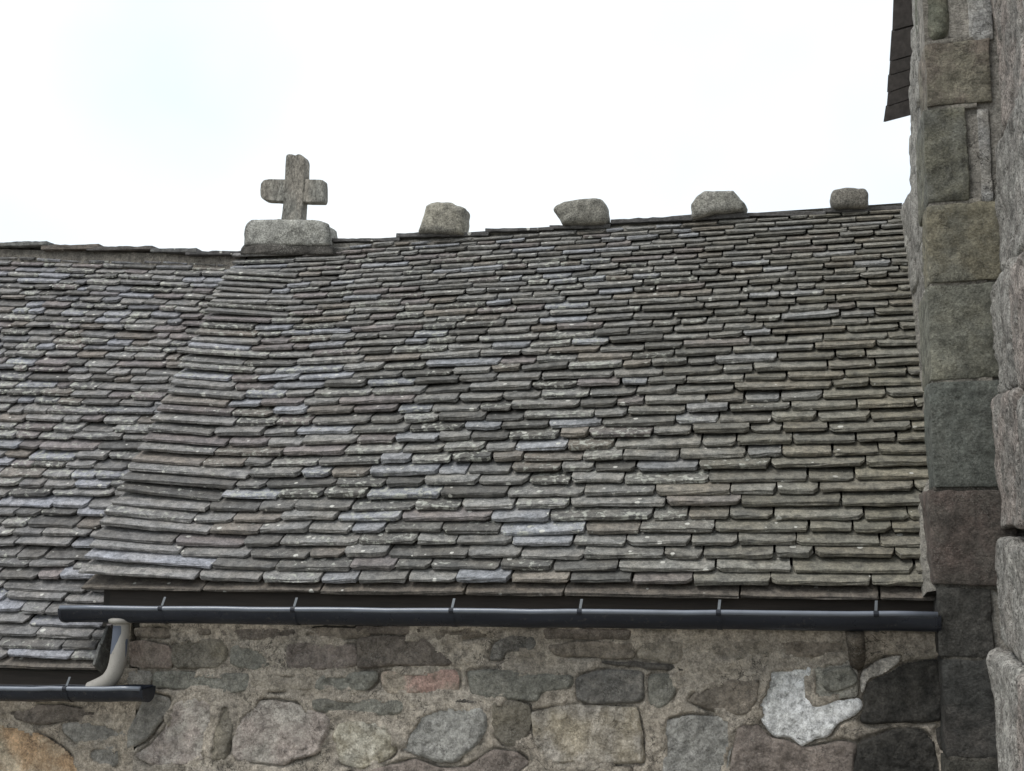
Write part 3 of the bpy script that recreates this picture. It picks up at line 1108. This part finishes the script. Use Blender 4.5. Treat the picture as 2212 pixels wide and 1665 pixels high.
def stone_mesh(name, poly, h, kind, parent, seed, mat, rng, edge=0.03, cell=0.010, rough=0.008):
    lo, hi = poly.min(0) - cell, poly.max(0) + cell
    nx, nz = (int((hi[k] - lo[k]) / cell) + 2 for k in (0, 1))
    gx, gz = np.meshgrid(np.linspace(lo[0], hi[0], nx), np.linspace(lo[1], hi[1], nz), indexing='ij')
    P = np.c_[gx.ravel(), gz.ravel()]
    sd, near = sdist(P, poly)
    keep = sd > -cell * 0.75
    out = keep & (sd < cell * 0.25)
    P[out] = near[out]
    sd = np.where(out, 0, sd)
    u = np.clip(sd / edge, 0, 1)
    prof = np.clip(1 - (1 - u) ** 2.4, 0, 1)
    q = np.c_[P * 7, np.full(len(P), seed * 1.3)]
    h = h * 0.45
    H = -0.008 + (h + 0.008) * prof + prof * (rough * fbm(q * 2.2, 5, seed, .68) + 0.012 * fbm(q * 0.5, 2, seed + 3))
    cc = poly.mean(0)
    ta, tb_ = rng.uniform(-.045, .045), rng.uniform(-.06, .03)
    H = H + prof * ((P[:, 0] - cc[0]) * ta + (P[:, 1] - cc[1]) * tb_)
    idx = -np.ones(len(P), int)
    idx[keep] = np.arange(keep.sum())
    I = idx.reshape(nx, nz)
    F = []
    for i in range(nx - 1):
        for j in range(nz - 1):
            f = (I[i, j], I[i + 1, j], I[i + 1, j + 1], I[i, j + 1])
            if min(f) >= 0:
                F.append(tuple(int(v) for v in f))
    V = np.c_[P[keep, 0], YW - H[keep], P[keep, 1]]
    t1, t2 = pal(kind, rng)
    off = np.array([rng.uniform(-20, 20) for _ in range(3)])
    return mesh(name, V, F, mat, parent, tint=t1, tint2=t2, lp=V + off, smooth=True)


def build_wall(owner, stones, x0, x1, z0, z1, seed, base, base2):
    rng = random.Random(seed)
    polys = []
    for i, (kind, zk, h, pts) in enumerate(stones):
        cp = np.array(conv(zk, pts))
        if kind not in ('white', 'plaster', 'palegrey', 'slate'):
            cp = cp.mean(0) + (cp - cp.mean(0)) * 1.03
        w3 = [at(*p, YW) for p in cp]
        polys.append(ragged([(p[0], p[2]) for p in w3], 0.02, 0.005 if kind != 'white' else 0.014, seed + i * 7))
    cell = 0.0125
    nx, nz = int((x1 - x0) / cell), int((z1 - z0) / cell)
    gx, gz = np.meshgrid(np.linspace(x0, x1, nx), np.linspace(z0, z1, nz), indexing='ij')
    P = np.c_[gx.ravel(), gz.ravel()]
    D = np.full(len(P), 1.0)
    for pl in polys:
        m = (P[:, 0] > pl[:, 0].min() - .08) & (P[:, 0] < pl[:, 0].max() + .08) & (P[:, 1] > pl[:, 1].min() - .08) & (P[:, 1] < pl[:, 1].max() + .08)
        if m.any():
            d = -sdist(P[m], pl)[0]
            D[m] = np.minimum(D[m], d)
    q = np.c_[P, np.zeros(len(P))]
    H = 0.010 * fbm(q * 9, 5, seed + 1, 0.66) + 0.010 * fbm(q * 2.2, 2, seed + 2)
    crack = np.clip((fbm(q * 3.3, 3, seed + 4) - 0.02) * 5, 0, 1)      # where the joint has fallen out
    near = np.exp(-(np.maximum(D, 0) / 0.011) ** 2)
    near2 = np.exp(-(np.maximum(D, 0) / 0.022) ** 2)
    H = H - 0.034 * near * crack + 0.007 * near2 * (1 - crack)
    H = np.where(D < -0.03, -0.03, H)
    V = np.c_[P[:, 0], YW - H, P[:, 1]]
    F = []
    for i in range(nx - 1):
        for j in range(nz - 1):
            a = i * nz + j
            F.append((a, a + nz, a + nz + 1, a + 1))
    wall = mesh('wall', V, F, M_MORTAR, owner, tint=np.array([*base, 1]), tint2=np.array([*base2, 1]), lp=V, smooth=True)
    for i, (kind, zk, h, pts) in enumerate(stones):
        nm = 'lime_mortar_patch' if kind in ('white', 'palegrey', 'plaster') else 'stone'
        o = stone_mesh(nm, polys[i], h, kind, wall, seed + i, M_MORTAR if kind in ('white', 'palegrey', 'plaster') else (M_DARKSTONE if kind == 'black' else M_RUBBLE), rng,
                       edge=0.012 if kind in ('white', 'palegrey', 'plaster') else rng.uniform(.012, .024))
        if kind == 'white':
            o['label'] = 'pale whitish lime mortar patch'
    return wall


XJ = at(292, 1560, YW)[0]
wall = build_wall(chapel, STONES, XJ, XT + 0.03, 0.45, ZE - 0.02, 100, (.40, .352, .292), (.37, .33, .28))
lwall = build_wall(low, STONES_L, XA, XJ - 0.001, 0.45, ZE2 - 0.02, 300, (.365, .315, .255), (.335, .295, .245))
# plain lower wall and body behind
tb = np.array([.24, .21, .17, 1])
for nm, own, a, b, top in (('wall_body', chapel, XG, XT + .03, ZE - .3), ('wall_body', low, XA, XG - .001, ZE2 - .12)):
    V, F = box(a, b, YW + 0.06, 2 * YR - YW, 0, top)
    mesh(nm, V, F, M_MORTAR, own, tint=tb, tint2=tb * .9, lp=np.array(V))
for nm, own, a, b in (('wall_foot', chapel, XJ, XT + .03), ('wall_foot', low, XA, XJ - .001)):
    V, F = box(a, b, YW - 0.012, YW + .058, 0, .46)
    mesh(nm, V, F, M_MORTAR, own, tint=tb, tint2=tb * .9, lp=np.array(V))
# gable strip of the main wall above the lower roof
V, F = box(XG, XG + 0.12, YW + 0.004, YR, 0.6, ZE + 0.02)
mesh('gable_end', V, F, M_MORTAR, chapel, tint=tb, tint2=tb * .8, lp=np.array(V))
# fascia boards behind the gutters
V, F = box(XG - 0.01, XT + .02, YW - 0.035, YW - 0.012, ZE - 0.16, ZE - 0.015)
mesh('fascia_board', V, F, M_WOOD, chapel)
V, F = box(XA, XG - .012, YW - 0.035, YW - 0.012, ZE2 - 0.14, ZE2 - 0.012)
mesh('fascia_board', V, F, M_WOOD, low)


# ------------------------------------------------------------------ gutters
def gutter(name, label, pl, pr, brackets, caps, RW=0.074, RD=0.088):
    root = tag(empty(name), label, 'gutter', 'rain gutters along the eaves')
    pl, pr = np.array(pl), np.array(pr)          # ends of the front bead (top)
    L = np.linalg.norm(pr - pl)
    ex = (pr - pl) / L
    ey = np.array([0, 1.0, 0])
    ez = np.cross(ex, ey)
    nseg = 24
    prof = []
    for i in range(17):
        a = math.pi * i / 16
        prof.append((RW - RW * math.cos(a), -0.012 - RD * math.sin(a) ** 0.85 * (1.0)))
    prof.append((2 * RW, -0.006))
    inner = [(RW + (y - RW) * 0.955, z + 0.004) for y, z in prof]
    ring = prof + inner[::-1]
    n = len(ring)
    V, F = [], []
    for s in range(nseg + 1):
        x = L * s / nseg
        dz = 0.0016 * math.sin(s * 1.7) + 0.001 * math.sin(s * 3.1)
        for y, z in ring:
            V.append(pl + ex * x + ey * (y + 0.002 * math.sin(s * 1.1)) + ez * (z + dz))
    for s in range(nseg):
        for k in range(n):
            k2 = (k + 1) % n
            F.append((s * n + k, s * n + k2, (s + 1) * n + k2, (s + 1) * n + k))
    F += [tuple(range(n)), tuple(nseg * n + k for k in range(n))[::-1]]
    mesh('trough', V, F, M_GUT, root, smooth=True)
    # rolled bead
    path = [pl + ex * (L * s / nseg) + ey * 0.002 + ez * (-0.009 + 0.0016 * math.sin(s * 1.7) + 0.001 * math.sin(s * 3.1)) for s in range(nseg + 1)]
    V, F = tube(path, 0.0135, 16)
    mesh('rolled_bead', V, F, M_BEAD, root, smooth=True)
    for x in caps:
        a, b = (x - 0.006, x + 0.014) if x > L / 2 else (x - .014, x + .006)
        V, F = [], []
        for xx in (a, b):
            for y, z in [(RW + (y - RW) * 1.035, z - 0.003) for y, z in prof]:
                V.append(pl + ex * xx + ey * y + ez * z)
        m = len(prof)
        F = [(k, k + 1, k + 1 + m, k + m) for k in range(m - 1)] + [tuple(range(m))[::-1], tuple(range(m, 2 * m))]
        mesh('end_cap', V, F, M_GUT, root)
    for x in brackets:
        x = float(x)
        Wd = 0.013
        # strap round the trough
        V, F = [], []
        outp = [(RW + (y - RW) * 1.03, z - 0.0025) for y, z in prof]
        outp = [(-.012, -.016), (-.0135, -.004), (-.006, .0045), (.006, .004), ] [::-1][:0] + outp
        for sx in (-Wd, Wd):
            for y, z in outp:
                V.append(pl + ex * (x + sx) + ey * y + ez * z)
        m = len(outp)
        F = [(k, k + 1, k + 1 + m, k + m) for k in range(m - 1)]
        br = mesh('bracket', V, F, M_GUT, root, smooth=True)
        # clip over the bead and strap up to the eave
        V1, F1 = tube([pl + ex * (x - Wd) + ey * .002 + ez * -.009, pl + ex * (x + Wd) + ey * .002 + ez * -.009], 0.0165, 12)
        mesh('clip', V1, F1, M_GUT, br)
        p0 = pl + ex * x + ey * 0.012 + ez * 0.002
        p1 = pl + ex * (x + 0.006) + ey * 0.035 + ez * 0.055
        d = p1 - p0
        up = np.cross(ex, d)
        up /= np.linalg.norm(up)
        V2 = []
        for p in (p0, p1):
            for sx, sz in ((-.007, -.002), (.007, -.002), (.007, .002), (-.007, .002)):
                V2.append(p + ex * sx + up * sz)
        F2 = [(0, 1, 2, 3), (7, 6, 5, 4), (0, 4, 5, 1), (1, 5, 6, 2), (2, 6, 7, 3), (3, 7, 4, 0)]
        mesh('strap', V2, F2, M_STEEL, br)
    return root, L


YG = Y0 - 0.125
gl, gr = at(130, 1309, YG), at(2026, 1323, YG)
Lg = np.linalg.norm(gr - gl)
bx = [(at(p, 1315, YG)[0] - gl[0]) / (gr[0] - gl[0]) * Lg for p in (347, 633, 975, 1252, 1552, 1892)]
gutter('rain_gutter', 'long dark half-round gutter under the broad roof, ending at the tower', gl, gr, bx, [0.0, Lg])
l2, r2 = at(-560, 1484, YG - .01), at(303, 1484, YG - .01)
L2 = np.linalg.norm(r2 - l2)
gutter('rain_gutter', 'short dark gutter at lower left with the taupe pipe emptying into it', l2, r2, [(at(p, 1484, YG)[0] - l2[0]) / (r2[0] - l2[0]) * L2 for p in (143,)], [L2], 0.070, 0.080)

# taupe pipe between the two gutters
dp = tag(empty('downpipe'), 'taupe painted bent pipe with peeling patches, linking the upper gutter to the lower', 'pipe')
ya = YG + 0.075
pts = [(263, 1336, ya), (262, 1360, ya), (258, 1400, ya - .005), (254, 1430, ya - .01), (247, 1452, ya - .015), (234, 1470, ya - .02), (216, 1481, ya - .02), (196, 1490, ya - .02)]
ctrl = [at(*p) for p in pts]
path = []
for i in range(len(ctrl) - 1):
    p0, p1, p2, p3 = ctrl[max(i - 1, 0)], ctrl[i], ctrl[i + 1], ctrl[min(i + 2, len(ctrl) - 1)]
    for k in range(8):
        t = k / 8
        path.append(0.5 * ((2 * p1) + (-p0 + p2) * t + (2 * p0 - 5 * p1 + 4 * p2 - p3) * t ** 2 + (-p0 + 3 * p1 - 3 * p2 + p3) * t ** 3))
path.append(ctrl[-1])
V, F = tube(path, [0.049] * len(path), 40)
A = np.zeros((len(V), 4))
A[:, 3] = 1
PX = np.array([proj(v) for v in V])
front = np.array([v[1] for v in V]) < np.repeat([p[1] for p in path], 40)
# peeled shapes on the side facing out
c1 = np.clip(np.minimum.reduce([(263 - np.maximum(PX[:, 1] - 1368, 0) * .48 - PX[:, 0]) / 10, (PX[:, 1] - 1350) / 8, (1414 - PX[:, 1]) / 8]), -1, 1)
c2 = np.clip(1 - np.maximum(np.abs(PX[:, 0] - 277) / 7, np.abs(PX[:, 1] - 1400) / 22), -1, 1)
val = np.clip(0.5 + 2.2 * np.maximum(c1 - .12, c2 - .1), 0, 1) * front
A[:, 0] = A[:, 1] = A[:, 2] = val
mesh('pipe', V, F, M_PIPE, dp, tint=A, smooth=True)
cpt = at(262, 1341, ya)
V, F = tube([cpt + np.array([0, 0, -.016]), cpt + np.array([0, 0, -.008]), cpt + np.array([0, 0, .012]), cpt + np.array([0, 0, .02])], [0.056, 0.072, 0.075, 0.062], 32)
mesh('collar', V, F, M_PIPE, dp, tint=np.array([0, 0, 0, 1]), smooth=True)

# old spout below the right end of the gutter
sp = tag(empty('drain_spout'), 'short brown elbow spout under the gutter near the tower', 'pipe')
ctrl = [at(1846, 1362, YW - .16), at(1848, 1385, YW - .14), at(1851, 1405, YW - .10), at(1852, 1424, YW - .03), at(1850, 1434, YW + .03)]
V, F = tube(ctrl, [.046, .046, .044, .040, .038], 24)
mesh('elbow', V, F, M_RUBBLE, sp, tint=np.array([.10, .085, .068, 1]), tint2=np.array([.13, .11, .088, 1]), lp=np.array(V), smooth=True)

# ------------------------------------------------------------------ cross and ridge stones
def outline_stone(name, parent, pts, Y, depth, seed, mat, t1, t2, face=0.72, amp=0.0045, sx=0.95):
    xm = min(p[0] for p in pts)
    w3 = np.array([at(xm + (p[0] - xm) * sx, p[1], Y) for p in pts])
    poly = ragged(w3[:, [0, 2]], 0.012, 0.003, seed)
    c = poly.mean(0)
    n = len(poly)
    st = [(-1.0, 0.0), (-1.0, 0.35), (-0.985, face * 0.92), (-0.93, face + .12), (-0.80, 0.955), (-0.55, 0.99), (-0.2, 1.0), (0.2, 1.0), (0.55, .98), (0.8, .93), (0.93, .80), (1.0, .5), (1.0, 0.0)]
    V, F = [], []
    for d, s in st:
        for p in poly:
            q = c + (p - c) * s
            V.append((q[0], Y + (d + 1.0) * depth / 2, q[1]))
    for l in range(len(st) - 1):
        for k in range(n):
            k2 = (k + 1) % n
            F.append((l * n + k, l * n + k2, (l + 1) * n + k2, (l + 1) * n + k))
    V = np.array(V)
    cc = np.array([c[0], Y + depth / 2, c[1]])
    nd = (V - cc) / np.maximum(np.linalg.norm(V - cc, axis=1, keepdims=True), 1e-6)
    V = V + nd * (amp * fbm(V * 13 + seed, 4, seed) + amp * 1.6 * fbm(V * 4 + seed, 2, seed + 7))[:, None]
    return mesh(name, V, F, mat, parent, tint=np.array([*t1, 1]), tint2=np.array([*t2, 1]), lp=V + seed, smooth=True)


gA, gB = (.235, .225, .195), (.19, .18, .155)
YS = YR - 0.10
for i, (pts, lab, t1, t2, dpt) in enumerate([
    ([(897, 500), (903, 484), (914, 462), (918, 442), (945, 433), (975, 435), (1007, 446), (1001, 502)], 'squat blocky stone on the ridge, nearest to the cross', (.265, .248, .205), (.21, .20, .175), .24),
    ([(1192, 450), (1200, 440), (1214, 433), (1250, 428), (1306, 425), (1315, 438), (1318, 468), (1312, 479), (1262, 481), (1212, 481), (1207, 470)], 'long ridge stone with a pointed left end, second from the cross', gA, gB, .24),
    ([(1490, 440), (1504, 420), (1520, 409), (1590, 407), (1604, 420), (1619, 438), (1612, 450), (1585, 456), (1540, 459), (1505, 468), (1492, 468)], 'largest angular ridge stone with sloping sides, third from the cross', (.26, .25, .225), (.21, .205, .18), .28),
    ([(1793, 416), (1799, 406), (1835, 403), (1872, 405), (1880, 414), (1879, 438), (1874, 446), (1802, 447), (1794, 436)], 'small rounded brick-like ridge stone beside the tower', (.20, .185, .16), (.17, .16, .14), .22)]):
    o = outline_stone('ridge_stone', None, pts, YS, dpt, 200 + i, M_GRANITE, t1, t2)
    tag(o, lab, 'stone', 'loose stones standing along the ridge')

cr = tag(empty('stone_cross'), 'weathered stone cross on a thick granite plinth at the end of the ridge', 'cross')
outline_stone('plinth', cr, [(534, 527), (533, 505), (537, 486), (548, 477), (600, 474), (660, 475), (700, 478), (716, 484), (720, 500), (722, 527)], YR - 0.13, 0.27, 230, M_GRANITE, (.30, .295, .27), (.25, .245, .22), face=.95, amp=.005, sx=.93)
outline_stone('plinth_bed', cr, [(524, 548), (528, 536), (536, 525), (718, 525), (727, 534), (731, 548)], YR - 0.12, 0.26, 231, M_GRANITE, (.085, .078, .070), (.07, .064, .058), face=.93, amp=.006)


def poly_prism(pts, Y, depth, bev, seed, amp=0.0022, seg=0.022):
    """prism of an outline (front towards the camera) with a worn bevel"""
    w3 = np.array([at(*p, Y) for p in pts])
    poly = ragged(w3[:, [0, 2]], 0.010, 0.0015, seed)
    c = poly.mean(0)
    hw = (poly.max(0) - poly.min(0)) / 2
    n = len(poly)

    def sh(i):
        k = 1 - np.minimum(i / hw, 1)
        return c + (poly - c) * k
    rings = [(0.0, np.array([hw[0], hw[1]]) * 0.999), (0.0, hw * .66), (0.0, hw * .33), (0.0, np.full(2, bev)), (bev * .3, np.full(2, bev * .3)), (bev, np.zeros(2))]
    nd = max(2, int(depth / 0.03))
    rings += [(bev + (depth - 2 * bev) * k / nd, np.zeros(2)) for k in range(1, nd + 1)]
    rings += [(depth - bev * .3, np.full(2, bev * .3)), (depth, np.full(2, bev)), (depth, hw * .5), (depth, hw * .999)]
    V, F = [], []
    for d, i in rings:
        for q in sh(i):
            V.append((q[0], Y + d, q[1]))
    for l in range(len(rings) - 1):
        for k in range(n):
            k2 = (k + 1) % n
            F.append((l * n + k, l * n + k2, (l + 1) * n + k2, (l + 1) * n + k))
    V = np.array(V)
    cc = np.array([c[0], Y + depth / 2, c[1]])
    D = V - cc
    D /= np.maximum(np.linalg.norm(D, axis=1, keepdims=True), 1e-6)
    V = V + D * (amp * fbm(V * 16 + seed, 4, seed))[:, None]
    return V, F


pc = poly_prism([(606, 480), (611, 440), (614, 400), (617, 336), (621, 332), (632, 333), (638, 336), (642, 332), (648, 332), (654, 336), (658, 346), (657, 380), (654, 420), (650, 480)], YR - 0.075, 0.105, 0.007, 240)
pa = poly_prism([(563, 425), (561, 410), (562, 396), (568, 388), (580, 386), (640, 386), (690, 387), (698, 388), (699, 400), (699, 430), (697, 437), (640, 436), (575, 433), (567, 430)], YR - 0.064, 0.090, 0.008, 241)
V, F = join([pc, pa])
V = np.array(V)
mesh('cross', V, F, M_CROSS, cr, tint=np.array([.235, .215, .185, 1]), tint2=np.array([.20, .195, .175, 1]), lp=V)

# ------------------------------------------------------------------ tower
tower = tag(empty('tower'), 'tall stone tower at the right with large squared corner stones', 'tower')
YTB = 7.0
XBUT = at(2140, 830, YT)[0]
ZTOP = CZ + 3.9
V, F = box(XT + 0.06, XT + 2.4, YT + 0.03, YTB - 0.02, 0, ZTOP)
tw = mesh('wall', V, F, M_MORTAR, tower, tint=np.array([.30, .28, .25, 1]), tint2=np.array([.25, .235, .21, 1]), lp=np.array(V))
# mortar between quoins, front face
q = [(2300, -220), (2300, 1900)]
zt = [-700, -330, -120, 84, 228, 436, 611, 821, 1056, 1266, 1422, 1640, 1850]
QC = [((.13, .13, .09), (.12, .115, .085)), ((.13, .13, .09), (.12, .115, .085)), ((.125, .128, .098), (.15, .142, .11)), ((.165, .152, .118), (.165, .14, .115)), ((.155, .15, .115), (.145, .145, .125)),
      ((.195, .178, .130), (.165, .16, .13)), ((.15, .15, .125), (.17, .165, .13)), ((.105, .112, .10), (.125, .13, .115)), ((.092, .080, .070), (.105, .082, .072)),
      ((.055, .053, .048), (.07, .066, .06)), ((.05, .05, .047), (.065, .06, .055)), ((.06, .058, .05), (.075, .07, .06))]  # last three quoins: dirt and occlusion shade both darken the colour
rng = random.Random(77)
for i in range(len(zt) - 1):
    za, zb = at(2070, zt[i] + 3, YT)[2], at(2070, zt[i + 1] - 3, YT)[2]
    ym = (zt[i] + zt[i + 1]) / 2
    xl = at(float(np.interp(ym, [-500, 0, 330, 520, 715, 935, 1160, 1340, 1530, 1750], [1990, 1998, 1999, 2003, 2007, 2013, 2010, 2026, 2040, 2046])), ym, YT)[0]
    xr = (XBUT - 0.10) if i == 2 else (XBUT + .09 if i not in (4, 9) else XBUT - 0.05)
    dep = [.50, .30][i % 2] + rng.uniform(-.03, .05)
    yf = YT + rng.uniform(-.006, .006)
    P, F = rbox(((xl + xr) / 2, yf + dep / 2, (za + zb) / 2), (xr - xl, dep, za - zb), .05 if i == 2 else .010, .020, .0055, 18, 400 + i, .006, 4)
    off = np.array([rng.uniform(-20, 20) for _ in range(3)])
    mesh('quoin_stone', P, F, M_DARKSTONE if i in (9, 10, 11) else M_ASHLAR, tw, tint=np.array([*(np.array(QC[i][0]) * 1.18), 1]), tint2=np.array([*(np.array(QC[i][1]) * 1.18), 1]), lp=P + off, smooth=True)
V, F = box(XT + 0.03, XT + .15, YT + 0.022, YT + 0.27, 0, ZTOP)
mesh('corner_mortar', V, F, M_MORTAR, tw, tint=np.array([.26, .24, .21, 1]), tint2=np.array([.20, .185, .16, 1]), lp=np.array(V))
for i in range(1, len(zt) - 1):
    a = at(2070, zt[i], YT)
    xl = at(float(np.interp(zt[i], [-500, 0, 330, 520, 715, 935, 1160, 1340, 1530, 1750], [1990, 1998, 1999, 2003, 2007, 2013, 2010, 2026, 2040, 2046])), zt[i], YT)[0]
    P, F = rbox(((xl + XBUT) / 2 + .012, YT + .135, a[2]), (XBUT - xl, .25, .03), .006, .02, .004, 20, 470 + i)
    dk = 1.0 if i < 8 else .4  # lower joints carry the same dirt and occlusion darkening
    mesh('joint_mortar', P, F, M_MORTAR, tw, tint=np.array([.27 * dk, .25 * dk, .215 * dk, 1]), tint2=np.array([.21 * dk, .195 * dk, .17 * dk, 1]), lp=P, smooth=True)
# pale pointing strips along the quoins
for i, (ya_, yb_, xa_, xb_) in enumerate([(-100, 82, 2092, 2142), (232, 434, 2118, 2142), (1270, 1420, 2118, 2142)]):
    a, b = at(xa_, ya_, YT), at(xb_, yb_, YT)
    P, F = rbox(((a[0] + b[0]) / 2, YT + 0.045, (a[2] + b[2]) / 2), (b[0] - a[0] + .03, .06, a[2] - b[2]), .012, .02, .004, 18, 450 + i)
    dk = .35 if i == 2 else 1.0  # lowest strip darkened along with the dark quoins beside it
    mesh('pointing', P, F, M_MORTAR, tw, tint=np.array([.34 * dk, .335 * dk, .325 * dk, 1]), tint2=np.array([.30 * dk, .285 * dk, .26 * dk, 1]), lp=P, smooth=True)
# rough rubble of the side face, behind the quoins
z = ZE - 0.1
i = 0
while z < ZTOP:
    h = rng.uniform(.10, .30)
    pyc = float(proj((XT, 7.4, z + h / 2))[1])
    pyc = max(-250, min(600, pyc))
    pxs = float(np.interp(pyc, [-250, 0, 250, 280, 330, 400, 440, 500, 525, 600], [1974, 1973, 1970, 1968, 1963, 1956, 1947, 1944, 1944, 1944]))
    back = float(on_x(pxs, pyc, XT + .035)[1])
    y = YT + 0.26
    while y < back - 0.02:
        d = min(rng.uniform(.22, .60), back - y)
        if back - y - d < 0.12:
            d = back - y
        P, F = rbox((XT + 0.135, y + d / 2, z + h / 2), (0.20 + rng.uniform(-.02, .012), d + .03, h + .03), .022, .026, .008, 14, 500 + i, .012, 5)
        off = np.array([rng.uniform(-20, 20) for _ in range(3)])
        k = rng.uniform(.8, 1.1)
        mesh('stone', P, F, M_ROCK, tw, tint=np.array([.34 * k, .325 * k, .295 * k, 1]), tint2=np.array([.28 * k, .265 * k, .24 * k, 1]), lp=P + off, smooth=True)
        y += d
        i += 1
    z += h
# boarded overhang of the tower roof, seen from below
tr = mesh('roof', *box(XT - 0.02, XT + 2.6, YT - 0.3, YTB + .1, ZTOP, ZTOP + .12), M_SOFFIT, tower)
jl = [(1910.7, 264.5), (1915.7, 230), (1918.3, 200), (1920.6, 163), (1923, 133), (1927.3, 67), (1930, -10), (1934, -90), (1938, -170), (1942, -250), (1946, -330)]
jr = [(1968, 249.5), (1968.5, 213), (1970, 181.7), (1971, 148), (1971, 119.3), (1972, 55), (1977, -22), (1981, -104), (1985, -185), (1989, -266), (1993, -346)]


def ysof(y):
    return 7.95 - (264 - y) / 264 * 0.42


for i in range(len(jl) - 1):
    a, b = at(*jl[i], ysof(jl[i][1])), at(*jr[i], ysof(jr[i][1]) - .02)
    c, d = at(*jl[i + 1], ysof(jl[i + 1][1])), at(*jr[i + 1], ysof(jr[i + 1][1]) - .02)
    b = b + (b - a) * 0.6
    d = d + (d - c) * 0.6
    nn = np.cross(b - a, c - a)
    nn /= np.linalg.norm(nn)
    if nn[2] < 0:
        nn = -nn
    g1, g2 = 0.03, 0.97
    lo = [a + (c - a) * g1, b + (d - b) * g1, b + (d - b) * g2, a + (c - a) * g2]
    lift = 0.004 * (i % 2)
    V = [p + nn * lift for p in lo] + [p + nn * (.03 + lift) for p in lo]
    mesh('soffit_board', V, [(0, 3, 2, 1), (4, 5, 6, 7), (0, 1, 5, 4), (1, 2, 6, 5), (2, 3, 7, 6), (3, 0, 4, 7)], M_SOFFIT, tr)
    # roof covering above each board, its edge a little ragged
    ov = (a - b) / np.linalg.norm(a - b) * rng.uniform(.004, .014)
    lo = [a + ov, b, d, c + ov]
    V = [p + nn * .036 for p in lo] + [p + nn * .062 for p in lo]
    mesh('edge_slate', V, [(0, 3, 2, 1), (4, 5, 6, 7), (0, 1, 5, 4), (1, 2, 6, 5), (2, 3, 7, 6), (3, 0, 4, 7)], M_SLATE, tr, tint=np.array([.09, .085, .085, .1]), lp=np.array(V))
a, b = at(1967, 215, 7.76), at(1974, 278, 7.76)
P, F = rbox(((a[0] + b[0]) / 2 + .01, 7.74, (a[2] + b[2]) / 2), (abs(b[0] - a[0]) + .02, .10, a[2] - b[2]), .008, .03, .002, 10, 640)
mesh('rafter_end', P, F, M_SOFFIT, tr)

# ------------------------------------------------------------------ buttress of big rough stones at the right edge
but = tag(empty('buttress'), 'buttress of big rough rounded boulders along the right edge of the picture', 'buttress')
bounds = [-520, -120, 310, 610, 870, 1165, 1405, 1700, 1950]
V, F = box(XBUT + .26, XBUT + 1.2, YT - 1.9, YT + .02, 0, ZTOP - .3)
core = mesh('core', V, F, M_MORTAR, but, tint=np.array([.16, .15, .135, 1]), tint2=np.array([.13, .12, .11, 1]), lp=np.array(V))
rng = random.Random(31)
for i in range(len(bounds) - 1):
    za, zb = at(2142, bounds[i], YT - .06)[2], at(2142, bounds[i + 1], YT - .06)[2]
    if i == len(bounds) - 2:
        zb = 0.0
    y = YT + 0.02
    k = 0
    while y > YT - 1.9:
        d = rng.uniform(.42, .75)
        hz = za - zb
        dz = rng.uniform(-.03, .03)
        cx_ = at(2142, (bounds[i] + bounds[i + 1]) / 2, YT)[0] + .308 + rng.uniform(-.008, .016)
        P, F = rbox((cx_, y - d / 2, (za + zb) / 2 + dz), (.60, d - .012, hz - .014), .04, .016 if 0 < i < 7 and k < 2 else .04, .009, 12, 700 + i * 9 + k, .024, 3.0, (1, 1.5, .9), .016)
        # split cleft faces
        off = np.array([rng.uniform(-20, 20) for _ in range(3)])
        kk = rng.uniform(.9, 1.1)
        pk = (.37, .325, .295) if (i + k) % 3 == 1 else (.37, .357, .33)
        mesh('boulder', P, F, M_ROCK, but, tint=np.array([*(np.array(pk) * kk), 1]), tint2=np.array([.29 * kk, .272 * kk, .25 * kk, 1]), lp=P + off, smooth=True)
        y -= d
        k += 1
